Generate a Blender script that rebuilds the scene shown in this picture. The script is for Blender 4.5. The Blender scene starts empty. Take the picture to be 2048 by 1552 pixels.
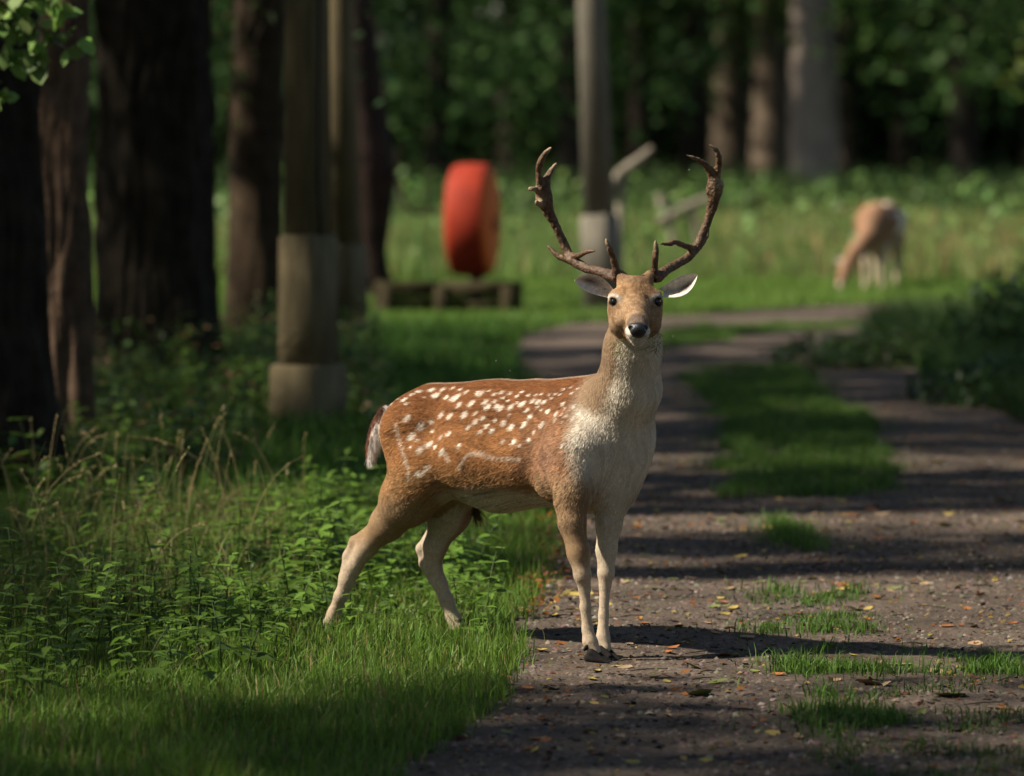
import bpy, math, random
import numpy as np

rng = np.random.default_rng(11)
random.seed(5)
sc = bpy.context.scene
COL = sc.collection

# ------------------------------------------------------------------ camera, sky, sun, exposure
F, CAM_H = 9952.0, 1.878                    # focal length in photo pixels (2048 wide), eye height
TH = math.atan((776 - 157) / F)           # pitch below the horizon
cd = bpy.data.cameras.new('camera')
cam = bpy.data.objects.new('camera', cd); COL.objects.link(cam)
cam.location = (0, 0, CAM_H)
cam.rotation_euler = (math.pi / 2 - TH, 0, 0)
cd.sensor_width = 36; cd.lens = 36 * F / 2048
cd.clip_start = 0.1; cd.clip_end = 3000
cd.dof.use_dof = True; cd.dof.focus_distance = 16.0; cd.dof.aperture_fstop = 2.6
sc.camera = cam

SUN_EL, SUN_FRONT = math.radians(43), math.radians(11)
S_TRAVEL = np.array([math.cos(SUN_EL) * math.cos(SUN_FRONT), math.cos(SUN_EL) * math.sin(SUN_FRONT), -math.sin(SUN_EL)])
wd = bpy.data.worlds.new('World'); sc.world = wd; wd.use_nodes = True
nt = wd.node_tree
sky = nt.nodes.new('ShaderNodeTexSky'); sky.sky_type = 'NISHITA'; sky.sun_disc = False
sky.sun_elevation = SUN_EL
sky.sun_rotation = math.radians(270) - SUN_FRONT
bg = nt.nodes['Background']; bg.inputs['Strength'].default_value = 0.068
nt.links.new(sky.outputs['Color'], bg.inputs['Color'])
sl = bpy.data.lights.new('sun', 'SUN'); sl.energy = 5.0; sl.angle = math.radians(1.5); sl.color = (1.0, 0.93, 0.80)
so = bpy.data.objects.new('sun', sl); COL.objects.link(so)
from mathutils import Vector, Matrix
so.rotation_euler = Vector(S_TRAVEL).to_track_quat('-Z', 'Y').to_euler()
so.location = (-20, 0, 25)
vs = sc.view_settings
vs.view_transform = 'Standard'; vs.look = 'None'; vs.gamma = 1.0; vs.exposure = 0.85
vs.use_curve_mapping = False
sc.cycles.use_denoising = True
sc.cycles.max_bounces = 5; sc.cycles.diffuse_bounces = 3; sc.cycles.glossy_bounces = 2
sc.cycles.transmission_bounces = 3; sc.cycles.transparent_max_bounces = 4
sc.cycles.use_adaptive_sampling = True; sc.cycles.adaptive_threshold = 0.01
sc.cycles.sample_clamp_indirect = 3.0

# ------------------------------------------------------------------ pixel helpers (photo pixels -> metres)
def at(px, py, Y):
    dx = (px - 1024) / F; dz = -(py - 776) / F
    d = np.array([dx, math.cos(TH) + dz * math.sin(TH), -math.sin(TH) + dz * math.cos(TH)])
    return np.array([0, 0, CAM_H]) + d * (Y / d[1])
def gnd(px, py):
    dx = (px - 1024) / F; dz = -(py - 776) / F
    d = np.array([dx, math.cos(TH) + dz * math.sin(TH), -math.sin(TH) + dz * math.cos(TH)])
    return (np.array([0, 0, CAM_H]) + d * (-CAM_H / d[2]))[:2]
def project(P):
    x, y, z = P[:, 0], P[:, 1], P[:, 2] - CAM_H
    fw = y * math.cos(TH) - z * math.sin(TH); up = y * math.sin(TH) + z * math.cos(TH)
    return np.stack([1024 + F * x / fw, 776 - F * up / fw], 1)

# ------------------------------------------------------------------ numpy utilities
def sstep(a, b, x):
    t = np.clip((x - a) / (b - a), 0, 1); return t * t * (3 - 2 * t)
def vnoise(x, y, seed=0):
    xi = np.floor(x).astype(np.int64); yi = np.floor(y).astype(np.int64)
    fx = x - xi; fy = y - yi
    fx = fx * fx * (3 - 2 * fx); fy = fy * fy * (3 - 2 * fy)
    def h(i, j):
        n = (i * 374761393 + j * 668265263 + seed * 974711) & 0x7fffffff
        n = ((n ^ (n >> 13)) * 1274126177) & 0x7fffffff
        return ((n ^ (n >> 16)) & 0xffff) / 65535.0
    a = h(xi, yi); b = h(xi + 1, yi); c = h(xi, yi + 1); d = h(xi + 1, yi + 1)
    return (a * (1 - fx) + b * fx) * (1 - fy) + (c * (1 - fx) + d * fx) * fy
def fbm(x, y, seed=0, o=3):
    s = 0; a = 0.5; t = 0
    for i in range(o):
        s = s + a * vnoise(x * 2 ** i, y * 2 ** i, seed + i * 17); t += a; a *= 0.5
    return s / t
def inpoly(x, y, poly):
    r = np.zeros(x.shape, bool); n = len(poly)
    for i in range(n):
        x1, y1 = poly[i]; x2, y2 = poly[(i + 1) % n]
        c = ((y1 > y) != (y2 > y))
        xx = (x2 - x1) * (y - y1) / (y2 - y1 + 1e-12) + x1
        r ^= c & (x < xx)
    return r
def rotmats(n, yaw=None, tilt=0.5, r=None):
    r = r or rng
    yaw = r.uniform(0, 2 * np.pi, n) if yaw is None else yaw
    a = r.normal(0, 1, n) * tilt; b = r.normal(0, 1, n) * tilt
    cz, sz = np.cos(yaw), np.sin(yaw); ca, sa = np.cos(a), np.sin(a); cb, sb = np.cos(b), np.sin(b)
    z = np.zeros(n); o = np.ones(n)
    Rz = np.stack([cz, -sz, z, sz, cz, z, z, z, o], 1).reshape(n, 3, 3)
    Rx = np.stack([o, z, z, z, ca, -sa, z, sa, ca], 1).reshape(n, 3, 3)
    Ry = np.stack([cb, z, sb, z, o, z, -sb, z, cb], 1).reshape(n, 3, 3)
    return Rz @ Ry @ Rx
def frames(d, r=None):
    """rotation matrices whose X axis is d, random roll"""
    r = r or rng
    d = d / np.linalg.norm(d, axis=1, keepdims=True)
    q = r.normal(0, 1, d.shape); q -= (q * d).sum(1, keepdims=True) * d
    q /= np.linalg.norm(q, axis=1, keepdims=True); w = np.cross(d, q)
    return np.stack([d, q, w], 2)

def new_obj(name, data, parent=None):
    o = bpy.data.objects.new(name, data); COL.objects.link(o)
    if parent is not None: o.parent = parent
    return o
def tag(o, label=None, cat=None, group=None, kind=None):
    if label: o['label'] = label
    if cat: o['category'] = cat
    if group: o['group'] = group
    if kind: o['kind'] = kind
    return o
def empty(name, loc=(0, 0, 0), rz=0):
    o = bpy.data.objects.new(name, None); COL.objects.link(o)
    o.location = loc; o.rotation_euler = (0, 0, rz); o.empty_display_size = 0.1
    return o
def npmesh(name, V, faces, mat, colors=None, smooth=True, normals=None):
    V = np.asarray(V, np.float32)
    faces = [np.asarray(f, np.int32) for f in (faces if isinstance(faces, list) else [faces]) if len(f)]
    m = bpy.data.meshes.new(name)
    m.vertices.add(len(V)); m.vertices.foreach_set('co', V.ravel())
    lv = np.concatenate([f.ravel() for f in faces])
    tot = np.concatenate([np.full(len(f), f.shape[1], np.int32) for f in faces])
    st = np.concatenate([[0], np.cumsum(tot)[:-1]]).astype(np.int32)
    m.loops.add(len(lv)); m.loops.foreach_set('vertex_index', lv)
    m.polygons.add(len(tot)); m.polygons.foreach_set('loop_start', st)
    m.update(calc_edges=True)
    if smooth: m.polygons.foreach_set('use_smooth', np.ones(len(tot), bool))
    if colors is not None:
        ca = m.color_attributes.new('Col', 'FLOAT_COLOR', 'POINT')
        c = np.ones((len(V), 4), np.float32); c[:, :3] = colors
        ca.data.foreach_set('color', c.ravel())
    if normals is not None:
        m.normals_split_custom_set_from_vertices(np.asarray(normals, np.float32))
    if mat: m.materials.append(mat)
    return m
def build(name, V, faces, mat, parent=None, colors=None, smooth=True, normals=None):
    return new_obj(name, npmesh(name, V, faces, mat, colors, smooth, normals), parent)
def scatter(tV, tF, pos, R, scale, cols):
    """many copies of a small template joined: returns V, faces(list), colours"""
    n = len(pos); k = len(tV)
    scale = np.asarray(scale)
    s = scale[:, None, None] if scale.ndim == 1 else scale[:, None, :]
    V = np.einsum('nij,nkj->nki', R, tV[None] * s) + pos[:, None, :]
    off = (np.arange(n) * k)[:, None, None]
    Fs = [(f[None] + off).reshape(-1, f.shape[1]) for f in tF]
    C = np.repeat(cols, k, 0)
    return V.reshape(-1, 3), Fs, C
def merge(parts):
    Vs, Fd, Cs, o = [], {}, [], 0
    for V, Fs, C in parts:
        Vs.append(V); Cs.append(C)
        for f in Fs: Fd.setdefault(f.shape[1], []).append(f + o)
        o += len(V)
    return np.concatenate(Vs), [np.concatenate(x) for x in Fd.values()], np.concatenate(Cs)
def jitter(base, n, v=0.2, h=0.08):
    c = np.array(base)[None] * (1 + rng.normal(0, v, (n, 1))) * (1 + rng.normal(0, h, (n, 3)))
    return np.clip(c, 0.004, 0.9)

def tube(pts, rad, n=10, noise=0.0, seed=0, fur=0.0, furk=9, vstr=1.5, cap=True):
    pts = np.asarray(pts, float); rad = np.asarray(rad, float)
    T = np.gradient(pts, axis=0); T /= np.linalg.norm(T, axis=1, keepdims=True) + 1e-9
    ref = np.array([1.0, 0, 0]) if abs(T[0][0]) < 0.9 else np.array([0, 1.0, 0])
    U = np.zeros_like(pts)
    u = ref - T[0] * ref.dot(T[0]); u /= np.linalg.norm(u)
    for i in range(len(pts)):
        u = u - T[i] * u.dot(T[i]); u /= np.linalg.norm(u); U[i] = u
    W = np.cross(T, U)
    a = np.linspace(0, 2 * np.pi, n, endpoint=False)
    L = np.concatenate([[0], np.cumsum(np.linalg.norm(np.diff(pts, axis=0), axis=1))])
    A, LL = np.meshgrid(a, L)
    r = np.repeat(rad[:, None], n, 1)
    if noise:
        r = r * (1 + noise * (fbm(np.cos(A) * 1.3 + 7 + LL * 0.7, np.sin(A) * 1.3 + 3 + LL * 0.5, seed) - 0.5) * 2)
    if fur:
        t = A / (2 * np.pi) * furk
        def cyc(tt, ll, s):
            w = (A / (2 * np.pi)); 
            return vnoise(tt, ll, s) * (1 - w) + vnoise(tt - furk, ll, s) * w
        wob = (vnoise(LL * 3.0, A * 0 + 1, seed) - .5) * 1.2
        g = np.abs(cyc(t * 2.2 + wob, LL * vstr, seed + 3) - 0.5) * 2
        g2 = np.abs(cyc(t * 5 + 2 * wob, LL * vstr * 2.4, seed + 9) - 0.5) * 2
        r = r + fur * (np.minimum(g, .55) + 0.5 * g2 - 0.5)
    V = pts[:, None, :] + r[..., None] * (np.cos(A)[..., None] * U[:, None, :] + np.sin(A)[..., None] * W[:, None, :])
    m = len(pts)
    i = np.arange(m - 1)[:, None] * n; j = np.arange(n)[None]; j2 = (j + 1) % n
    Q = np.stack([i + j, i + j2, i + n + j2, i + n + j], 2).reshape(-1, 4)
    V = V.reshape(-1, 3)
    Fs = [Q]
    if cap:
        V = np.concatenate([V, pts[:1], pts[-1:]])
        jj = np.arange(n); k = m * n
        t0 = np.stack([np.full(n, k), (jj + 1) % n, jj], 1)
        t1 = np.stack([np.full(n, k + 1), (m - 1) * n + jj, (m - 1) * n + (jj + 1) % n], 1)
        Fs.append(np.concatenate([t0, t1]))
    return V, Fs
def smooth_path(pts, n, extra=None):
    """Catmull-Rom through pts (k,d) -> n samples"""
    P = np.asarray(pts, float); P = np.vstack([2 * P[0] - P[1], P, 2 * P[-1] - P[-2]])
    k = len(P) - 3; t = np.linspace(0, k - 1e-6, n); i = t.astype(int); f = (t - i)[:, None]
    p0, p1, p2, p3 = P[i], P[i + 1], P[i + 2], P[i + 3]
    return 0.5 * (2 * p1 + (p2 - p0) * f + (2 * p0 - 5 * p1 + 4 * p2 - p3) * f ** 2 + (3 * p1 - p0 - 3 * p2 + p3) * f ** 3)

# ------------------------------------------------------------------ materials
def nodes_of(name):
    m = bpy.data.materials.new(name); m.use_nodes = True
    t = m.node_tree; return m, t, t.nodes['Principled BSDF'], t.nodes['Material Output']
def N(t, typ, **kw):
    n = t.nodes.new(typ)
    for k, v in kw.items():
        if k in n.inputs.keys(): n.inputs[k].default_value = v
        else: setattr(n, k, v)
    return n
def mat_attr(name, rough=0.7, spec=0.25, noise=None, bump=None, translucent=0.0, sheen=0.0, gain=1.0):
    """base colour from the mesh's own colours, varied by noise"""
    m, t, p, out = nodes_of(name)
    a = N(t, 'ShaderNodeAttribute', attribute_name='Col')
    src = a.outputs['Color']
    tc = N(t, 'ShaderNodeTexCoord')
    if noise:
        nz = N(t, 'ShaderNodeTexNoise', Scale=noise[0], Detail=4.0)
        t.links.new(tc.outputs['Object'], nz.inputs['Vector'])
        mr = N(t, 'ShaderNodeMapRange'); mr.inputs[1].default_value = 0.3; mr.inputs[2].default_value = 0.7
        mr.inputs[3].default_value = noise[1]; mr.inputs[4].default_value = noise[2]
        t.links.new(nz.outputs['Fac'], mr.inputs[0])
        mx = N(t, 'ShaderNodeVectorMath', operation='SCALE')
        t.links.new(src, mx.inputs[0]); t.links.new(mr.outputs[0], mx.inputs['Scale'])
        src = mx.outputs[0]
    t.links.new(src, p.inputs['Base Color'])
    p.inputs['Roughness'].default_value = rough; p.inputs['Specular IOR Level'].default_value = spec
    if bump:
        nb = N(t, 'ShaderNodeTexNoise', Scale=bump[0], Detail=5.0)
        t.links.new(tc.outputs['Object'], nb.inputs['Vector'])
        b = N(t, 'ShaderNodeBump', Strength=bump[1], Distance=bump[2])
        t.links.new(nb.outputs['Fac'], b.inputs['Height']); t.links.new(b.outputs[0], p.inputs['Normal'])
    if translucent:
        tr = N(t, 'ShaderNodeBsdfTranslucent'); t.links.new(src, tr.inputs['Color'])
        ms = N(t, 'ShaderNodeMixShader'); ms.inputs[0].default_value = translucent
        t.links.new(p.outputs[0], ms.inputs[1]); t.links.new(tr.outputs[0], ms.inputs[2])
        t.links.new(ms.outputs[0], out.inputs['Surface'])
    return m
def mat_flat(name, colr, rough=0.6, spec=0.4, noise=None, bump=None, coat=0.0, metal=0.0, stretch=None):
    """one colour, mottled by noise"""
    m, t, p, out = nodes_of(name)
    tc = N(t, 'ShaderNodeTexCoord')
    p.inputs['Base Color'].default_value = (*colr, 1)
    if noise:
        nz = N(t, 'ShaderNodeTexNoise', Scale=noise[0], Detail=5.0, Roughness=0.6)
        if stretch:
            mp = N(t, 'ShaderNodeMapping'); mp.inputs['Scale'].default_value = stretch
            t.links.new(tc.outputs['Object'], mp.inputs['Vector']); t.links.new(mp.outputs[0], nz.inputs['Vector'])
        else: t.links.new(tc.outputs['Object'], nz.inputs['Vector'])
        r = N(t, 'ShaderNodeValToRGB')
        r.color_ramp.elements[0].position = 0.32; r.color_ramp.elements[1].position = 0.68
        r.color_ramp.elements[0].color = (*noise[1], 1); r.color_ramp.elements[1].color = (*colr, 1)
        t.links.new(nz.outputs['Fac'], r.inputs[0]); t.links.new(r.outputs[0], p.inputs['Base Color'])
    p.inputs['Roughness'].default_value = rough; p.inputs['Specular IOR Level'].default_value = spec
    p.inputs['Coat Weight'].default_value = coat; p.inputs['Metallic'].default_value = metal
    if bump:
        nb = N(t, 'ShaderNodeTexNoise', Scale=bump[0], Detail=6.0)
        t.links.new(tc.outputs['Object'], nb.inputs['Vector'])
        b = N(t, 'ShaderNodeBump', Strength=bump[1], Distance=bump[2])
        t.links.new(nb.outputs['Fac'], b.inputs['Height']); t.links.new(b.outputs[0], p.inputs['Normal'])
    return m
M_LEAF = mat_attr('leaf', 0.5, 0.35, translucent=0.45)
M_FARLEAF = mat_attr('far_leaf', 0.7, 0.15, translucent=0.3)
M_GRASS = mat_attr('grass_blade', 0.55, 0.25, translucent=0.35)
M_BARK = mat_attr('bark', 0.9, 0.1, noise=(9, 0.55, 1.25), bump=(40, 0.6, 0.02))
M_FARBARK = mat_attr('far_bark', 0.9, 0.1, noise=(3, 0.7, 1.2))
M_SOILBIT = mat_attr('soil_crumb', 0.95, 0.1)
M_FUR = mat_attr('fur', 0.75, 0.18)
M_SKIN = mat_attr('deer_coat', 0.85, 0.1, noise=(60, 0.85, 1.1))
M_EYE = mat_flat('wet_black_eye', (0.006, 0.005, 0.005), 0.06, 0.6)
M_NOSE = mat_flat('wet_black_nose', (0.012, 0.011, 0.012), 0.38, 0.5, noise=(90, (0.03, 0.028, 0.028)), bump=(260, 0.5, 0.003))
M_HOOF = mat_flat('hoof_horn', (0.009, 0.008, 0.008), 0.8, 0.12, noise=(70, (0.018, 0.015, 0.013)), bump=(120, 0.3, 0.003))
M_ANTLER = mat_attr('antler', 0.55, 0.35, noise=(90, 0.45, 1.4), bump=(110, 1.0, 0.006))
M_POST = mat_flat('weathered_concrete', (0.20, 0.155, 0.085), 0.9, 0.2, noise=(3.2, (0.10, 0.078, 0.04)), bump=(35, 0.7, 0.012), stretch=(5, 5, .9))
M_POSTF = mat_flat('pale_weathered_concrete', (0.20, 0.175, 0.135), 0.9, 0.2, noise=(3, (0.11, 0.095, 0.07)), bump=(35, 0.4, 0.01), stretch=(5, 5, .9))
M_DARK = mat_flat('black_cable', (0.012, 0.011, 0.01), 0.6, 0.3)
M_RED = mat_flat('faded_red_plastic', (0.31, 0.034, 0.013), 0.7, 0.15, noise=(6, (0.22, 0.022, 0.009)))
M_ORANGE = mat_flat('orange_plastic', (0.70, 0.15, 0.03), 0.7, 0.15, noise=(6, (0.68, 0.15, 0.035)))
M_TIMBER = mat_flat('mossy_timber', (0.055, 0.045, 0.018), 0.9, 0.15, noise=(7, (0.028, 0.02, 0.011)), bump=(30, 0.5, 0.01))
M_DEADWOOD = mat_flat('bleached_dead_wood', (0.32, 0.27, 0.20), 0.85, 0.2, noise=(9, (0.16, 0.13, 0.09)), bump=(40, 0.5, 0.01))

# ------------------------------------------------------------------ where the sun reaches the ground (used to place the crowns' gaps)
SH = S_TRAVEL[:2] / -S_TRAVEL[2]
def lit_amount(x, y):
    """share of sun wanted at a ground point: openings between the crowns"""
    wob = (fbm(x * .9 + 5, y * .9, 31) - .5) * 1.1
    yy = y + wob * .55
    a = np.full(x.shape, .02)
    def band(y0, y1, s=.2): return sstep(y0 - s, y0 + s, yy) * sstep(y1 + s, y1 - s, yy)
    right = sstep(-1.12, -.80, x + wob * .4)
    a = np.maximum(a, band(15.55, 18.75, .15) * right)
    a = np.maximum(a, band(18.0, 22.3, .3) * sstep(-1.75, -1.45, x) * sstep(.15, -.1, x) * .85)
    a = np.maximum(a, band(20.35, 21.55, .15) * sstep(-.3, .0, x) * .9)
    a = np.maximum(a, band(22.3, 31, .5) * sstep(-.2, -.6, x) * .42)
    a = np.maximum(a, band(23.9, 24.7, .1) * sstep(-2.6, -2.4, x) * sstep(.2, -.1, x) * .65)
    a = np.maximum(a, band(23, 33, .5) * sstep(.1, .6, x) * .06)
    a = np.maximum(a, band(31.5, 36.0, .6) * sstep(.9, .2, x) * .5)
    a = np.maximum(a, band(33.6, 36.5, .4) * sstep(0, .5, x) * sstep(2.6, 2.0, x) * .75)
    a = np.maximum(a, sstep(35.8, 37.2, yy) * sstep(62, 56, y) * .95)
    for y0, y1, xm in ((22.3, 23.1, 1.2), (29.6, 31.3, 1.4), (33.2, 34.4, 1.3), (39.5, 40.7, 1.2)):
        a = np.where((x < xm) & (y > y0) & (y < y1), np.minimum(a, .02), a)
    # nothing shades the buck
    deer = ((x > -.78) & (x < 2.9) & (y > 15.45) & (y < 17.35))
    return np.where(deer, 1.0, a)
def shade_keep(P):
    g = P[:, :2] + P[:, 2:3] * SH
    n = vnoise(g[:, 0] * 2.2 + 40, g[:, 1] * 4.5, 77) * .6 + vnoise(g[:, 0] * 5, g[:, 1] * 9, 78) * .4
    n = np.clip((n - .5) * 1.6 + .5, 0, 1)
    a = lit_amount(g[:, 0], g[:, 1]); return (n >= a * 1.02) | (a < .035)

# ------------------------------------------------------------------ ground and path
def G(*pts): return [tuple(gnd(*p)) for p in pts]
PATH = G((640, 1900), (700, 1700), (770, 1552), (945, 1480), (985, 1400), (1005, 1330), (1045, 1260), (1075, 1190), (1105, 1120), (1120, 1050), (1118, 980), (1105, 900), (1085, 830), (1062, 780), (1035, 735), (1022, 705), (1040, 682), (1090, 664), (1180, 650), (1320, 637), (1500, 624), (1700, 613), (1990, 603), (2300, 597)) + \
       G((2300, 622), (1990, 630), (1800, 648), (1730, 672), (1790, 720), (1900, 782), (2060, 850), (2250, 940), (2500, 1100), (2700, 1900))
MEDIAN = [G((1440, 1000), (1790, 990), (1765, 900), (1715, 830), (1640, 790), (1620, 755), (1560, 738), (1400, 742), (1365, 760), (1420, 800), (1440, 850), (1455, 920)),
          G((1325, 700), (1420, 690), (1560, 668), (1720, 655), (1740, 648), (1560, 652), (1400, 662), (1325, 672)),
          G((1500, 1085), (1560, 1102), (1640, 1098), (1650, 1078), (1600, 1045), (1555, 1035), (1520, 1050)),
          G((1495, 1205), (1530, 1210), (1580, 1203), (1560, 1190), (1510, 1188)),
          G((1610, 1216), (1760, 1216), (1910, 1212), (1900, 1200), (1760, 1196), (1640, 1203)),
          G((1520, 1275), (1640, 1280), (1760, 1262), (1740, 1240), (1620, 1235), (1540, 1250)),
          G((1560, 1350), (1640, 1372), (1760, 1352), (2060, 1362), (2060, 1325), (1880, 1305), (1640, 1300), (1570, 1322)),
          G((1555, 1435), (1640, 1475), (1730, 1470), (1800, 1440), (1720, 1400), (1640, 1385), (1580, 1400))]
SPARSE = G((1560, 1440), (1640, 1540), (1760, 1600), (2200, 1600), (2200, 1375), (1900, 1365), (1760, 1390))
def wobble(x, y, a=.09):
    return x + (fbm(x * 3, y * 2.2, 51) - .5) * 2 * a, y + (fbm(x * 3 + 9, y * 2.2, 52) - .5) * 4 * a
def on_path(x, y): X, Y = wobble(x, y); return inpoly(X, Y, PATH)
def on_median(x, y):
    X, Y = wobble(x, y, .05); r = np.zeros(x.shape, bool)
    for p in MEDIAN: r |= inpoly(X, Y, p)
    return r
def ground_h(x, y): return (fbm(x * .8, y * .5, 61, 2) - .5) * .03
def path_h(x, y): return ground_h(x, y) + .010 + (fbm(x * 7, y * 7, 62, 3) - .5) * .020

def mat_soil():
    m, t, p, out = nodes_of('trodden_soil')
    tc = N(t, 'ShaderNodeTexCoord')
    n1 = N(t, 'ShaderNodeTexNoise', Scale=1.3, Detail=6.0, Roughness=.65); n2 = N(t, 'ShaderNodeTexNoise', Scale=38.0, Detail=6.0, Roughness=.7)
    n3 = N(t, 'ShaderNodeTexVoronoi', Scale=70.0)
    for n in (n1, n2, n3): t.links.new(tc.outputs['Object'], n.inputs['Vector'])
    r1 = N(t, 'ShaderNodeValToRGB'); e = r1.color_ramp.elements
    e[0].position = .33; e[0].color = (.045, .034, .026, 1); e[1].position = .68; e[1].color = (.160, .118, .088, 1)
    t.links.new(n1.outputs['Fac'], r1.inputs[0])
    r2 = N(t, 'ShaderNodeMapRange'); r2.inputs[1].default_value = .3; r2.inputs[2].default_value = .7; r2.inputs[3].default_value = .45; r2.inputs[4].default_value = 1.4
    t.links.new(n2.outputs['Fac'], r2.inputs[0])
    sc_ = N(t, 'ShaderNodeVectorMath', operation='SCALE'); t.links.new(r1.outputs[0], sc_.inputs[0]); t.links.new(r2.outputs[0], sc_.inputs['Scale'])
    t.links.new(sc_.outputs[0], p.inputs['Base Color'])
    p.inputs['Roughness'].default_value = .95; p.inputs['Specular IOR Level'].default_value = .12
    b = N(t, 'ShaderNodeBump', Strength=.8, Distance=.012); t.links.new(n2.outputs['Fac'], b.inputs['Height'])
    b2 = N(t, 'ShaderNodeBump', Strength=.35, Distance=.006); t.links.new(n3.outputs['Distance'], b2.inputs['Height']); t.links.new(b.outputs[0], b2.inputs['Normal'])
    t.links.new(b2.outputs[0], p.inputs['Normal'])
    return m
M_SOIL = mat_soil()
M_EARTH = mat_flat('grassy_earth', (.045, .050, .020), .95, .1, noise=(3, (.03, .024, .014)), bump=(20, .6, .02))

def sheet(x0, x1, nx, y0, y1, ny, hf, keep=None):
    x = np.linspace(x0, x1, nx); y = np.linspace(y0, y1, ny); X, Y = np.meshgrid(x, y)
    V = np.stack([X.ravel(), Y.ravel(), hf(X.ravel(), Y.ravel())], 1)
    i = np.arange(ny - 1)[:, None] * nx + np.arange(nx - 1)[None]
    Q = np.stack([i, i + 1, i + nx + 1, i + nx], 2).reshape(-1, 4)
    if keep is not None:
        c = V[Q].mean(1); Q = Q[keep(c[:, 0], c[:, 1])]
        u, inv = np.unique(Q, return_inverse=True); V = V[u]; Q = inv.reshape(-1, 4)
    return V, Q
def make_ground():
    xs = np.unique(np.concatenate([np.linspace(-600, -8, 30), np.linspace(-8, 10, 61), np.linspace(10, 600, 30)]))
    ys = np.unique(np.concatenate([np.linspace(-300, 8, 20), np.linspace(8, 50, 127), np.linspace(50, 900, 60)]))
    X, Y = np.meshgrid(xs, ys); h = ground_h(X, Y) * np.exp(-np.maximum(0, np.hypot(X, Y - 30) - 30) / 30)
    V = np.stack([X.ravel(), Y.ravel(), h.ravel()], 1); nx = len(xs)
    i = np.arange(len(ys) - 1)[:, None] * nx + np.arange(nx - 1)[None]
    Q = np.stack([i, i + 1, i + nx + 1, i + nx], 2).reshape(-1, 4)
    o = build('ground', V, Q, M_EARTH); o['kind'] = 'structure'
    parts = []
    V1, Q1 = sheet(-1.5, 4.6, 153, 11.0, 25.0, 351, path_h, on_path)
    V2, Q2 = sheet(-1.5, 8.0, 80, 25.0, 46.0, 176, path_h, on_path)
    V = np.concatenate([V1, V2]); Q = np.concatenate([Q1, Q2 + len(V1)])
    o = build('path', V, Q, M_SOIL); o['kind'] = 'structure'
make_ground()

# loose crumbs of soil and grit on the path
def crumbs():
    n = 60000
    y = 13.0 + 12 * rng.random(n) ** 1.25; x = rng.uniform(-.9, 2.7, n)
    k = on_path(x, y) & ~on_median(x, y) & (np.abs(x) < y * .112); x, y = x[k], y[k]; n = len(x)
    T = np.array([[1, 0, 0], [-.3, .9, 0], [-.7, -.6, 0], [.1, .1, .75], [.3, -.8, .1]])
    Tf = np.array([[0, 1, 3], [1, 2, 3], [2, 4, 3], [4, 0, 3]])
    s = .0035 + .015 * rng.random(n) ** 3.2
    P = np.stack([x, y, path_h(x, y) - .001], 1)
    c = jitter((.105, .083, .066), n, .4); pale = rng.random(n) < .025; c[pale] = jitter((.22, .18, .14), pale.sum(), .2)
    V, Fs, C = scatter(T, [Tf], P, rotmats(n, None, .25), np.stack([s, s * rng.uniform(.6, 1.1, n), s * rng.uniform(.5, 1.1, n)], 1), c)
    o = build('soil_crumbs', V, Fs, M_SOILBIT, None, C, False)
    tag(o, 'loose dark soil crumbs and grit strewn over the dirt path', 'soil', kind='stuff')
crumbs()

# ------------------------------------------------------------------ trees
LEAF8 = np.array([[0, 0, 0], [.30, .26, .03], [.30, -.26, .03], [.68, .21, .02], [.68, -.21, .02], [1, 0, -.05], [.30, 0, -.02], [.68, 0, -.02]])
LEAF8F = [np.array([[0, 6, 1], [0, 2, 6], [3, 7, 5], [7, 4, 5]]), np.array([[1, 6, 7, 3], [6, 2, 4, 7]])]
LEAF4 = np.array([[0, 0, 0], [.45, .33, .06], [1, 0, -.04], [.45, -.33, .06]])
LEAF4F = [np.array([[0, 3, 2, 1]])]
def canopy(clumps, size, per, colr, var=.3, flt=True, tmpl=(LEAF4, LEAF4F), tilt=.7, squash=.75):
    """leaves through the volume of many clumps"""
    Ps, cs = [], []
    for c, r in clumps:
        k = max(4, int(per * r * r))
        d = rng.normal(0, 1, (k, 3)); d /= np.linalg.norm(d, axis=1, keepdims=True)
        p = np.array(c) + d * (r * rng.random((k, 1)) ** .5) * [1, 1, squash]
        Ps.append(p); cs.append(jitter(np.array(colr) * rng.uniform(.75, 1.25), k, var))
    P = np.concatenate(Ps); C = np.concatenate(cs)
    if flt:
        k = shade_keep(P); P, C = P[k], C[k]
    return scatter(tmpl[0], tmpl[1], P, rotmats(len(P), None, tilt), size * rng.uniform(.7, 1.3, len(P)), C)
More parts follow.
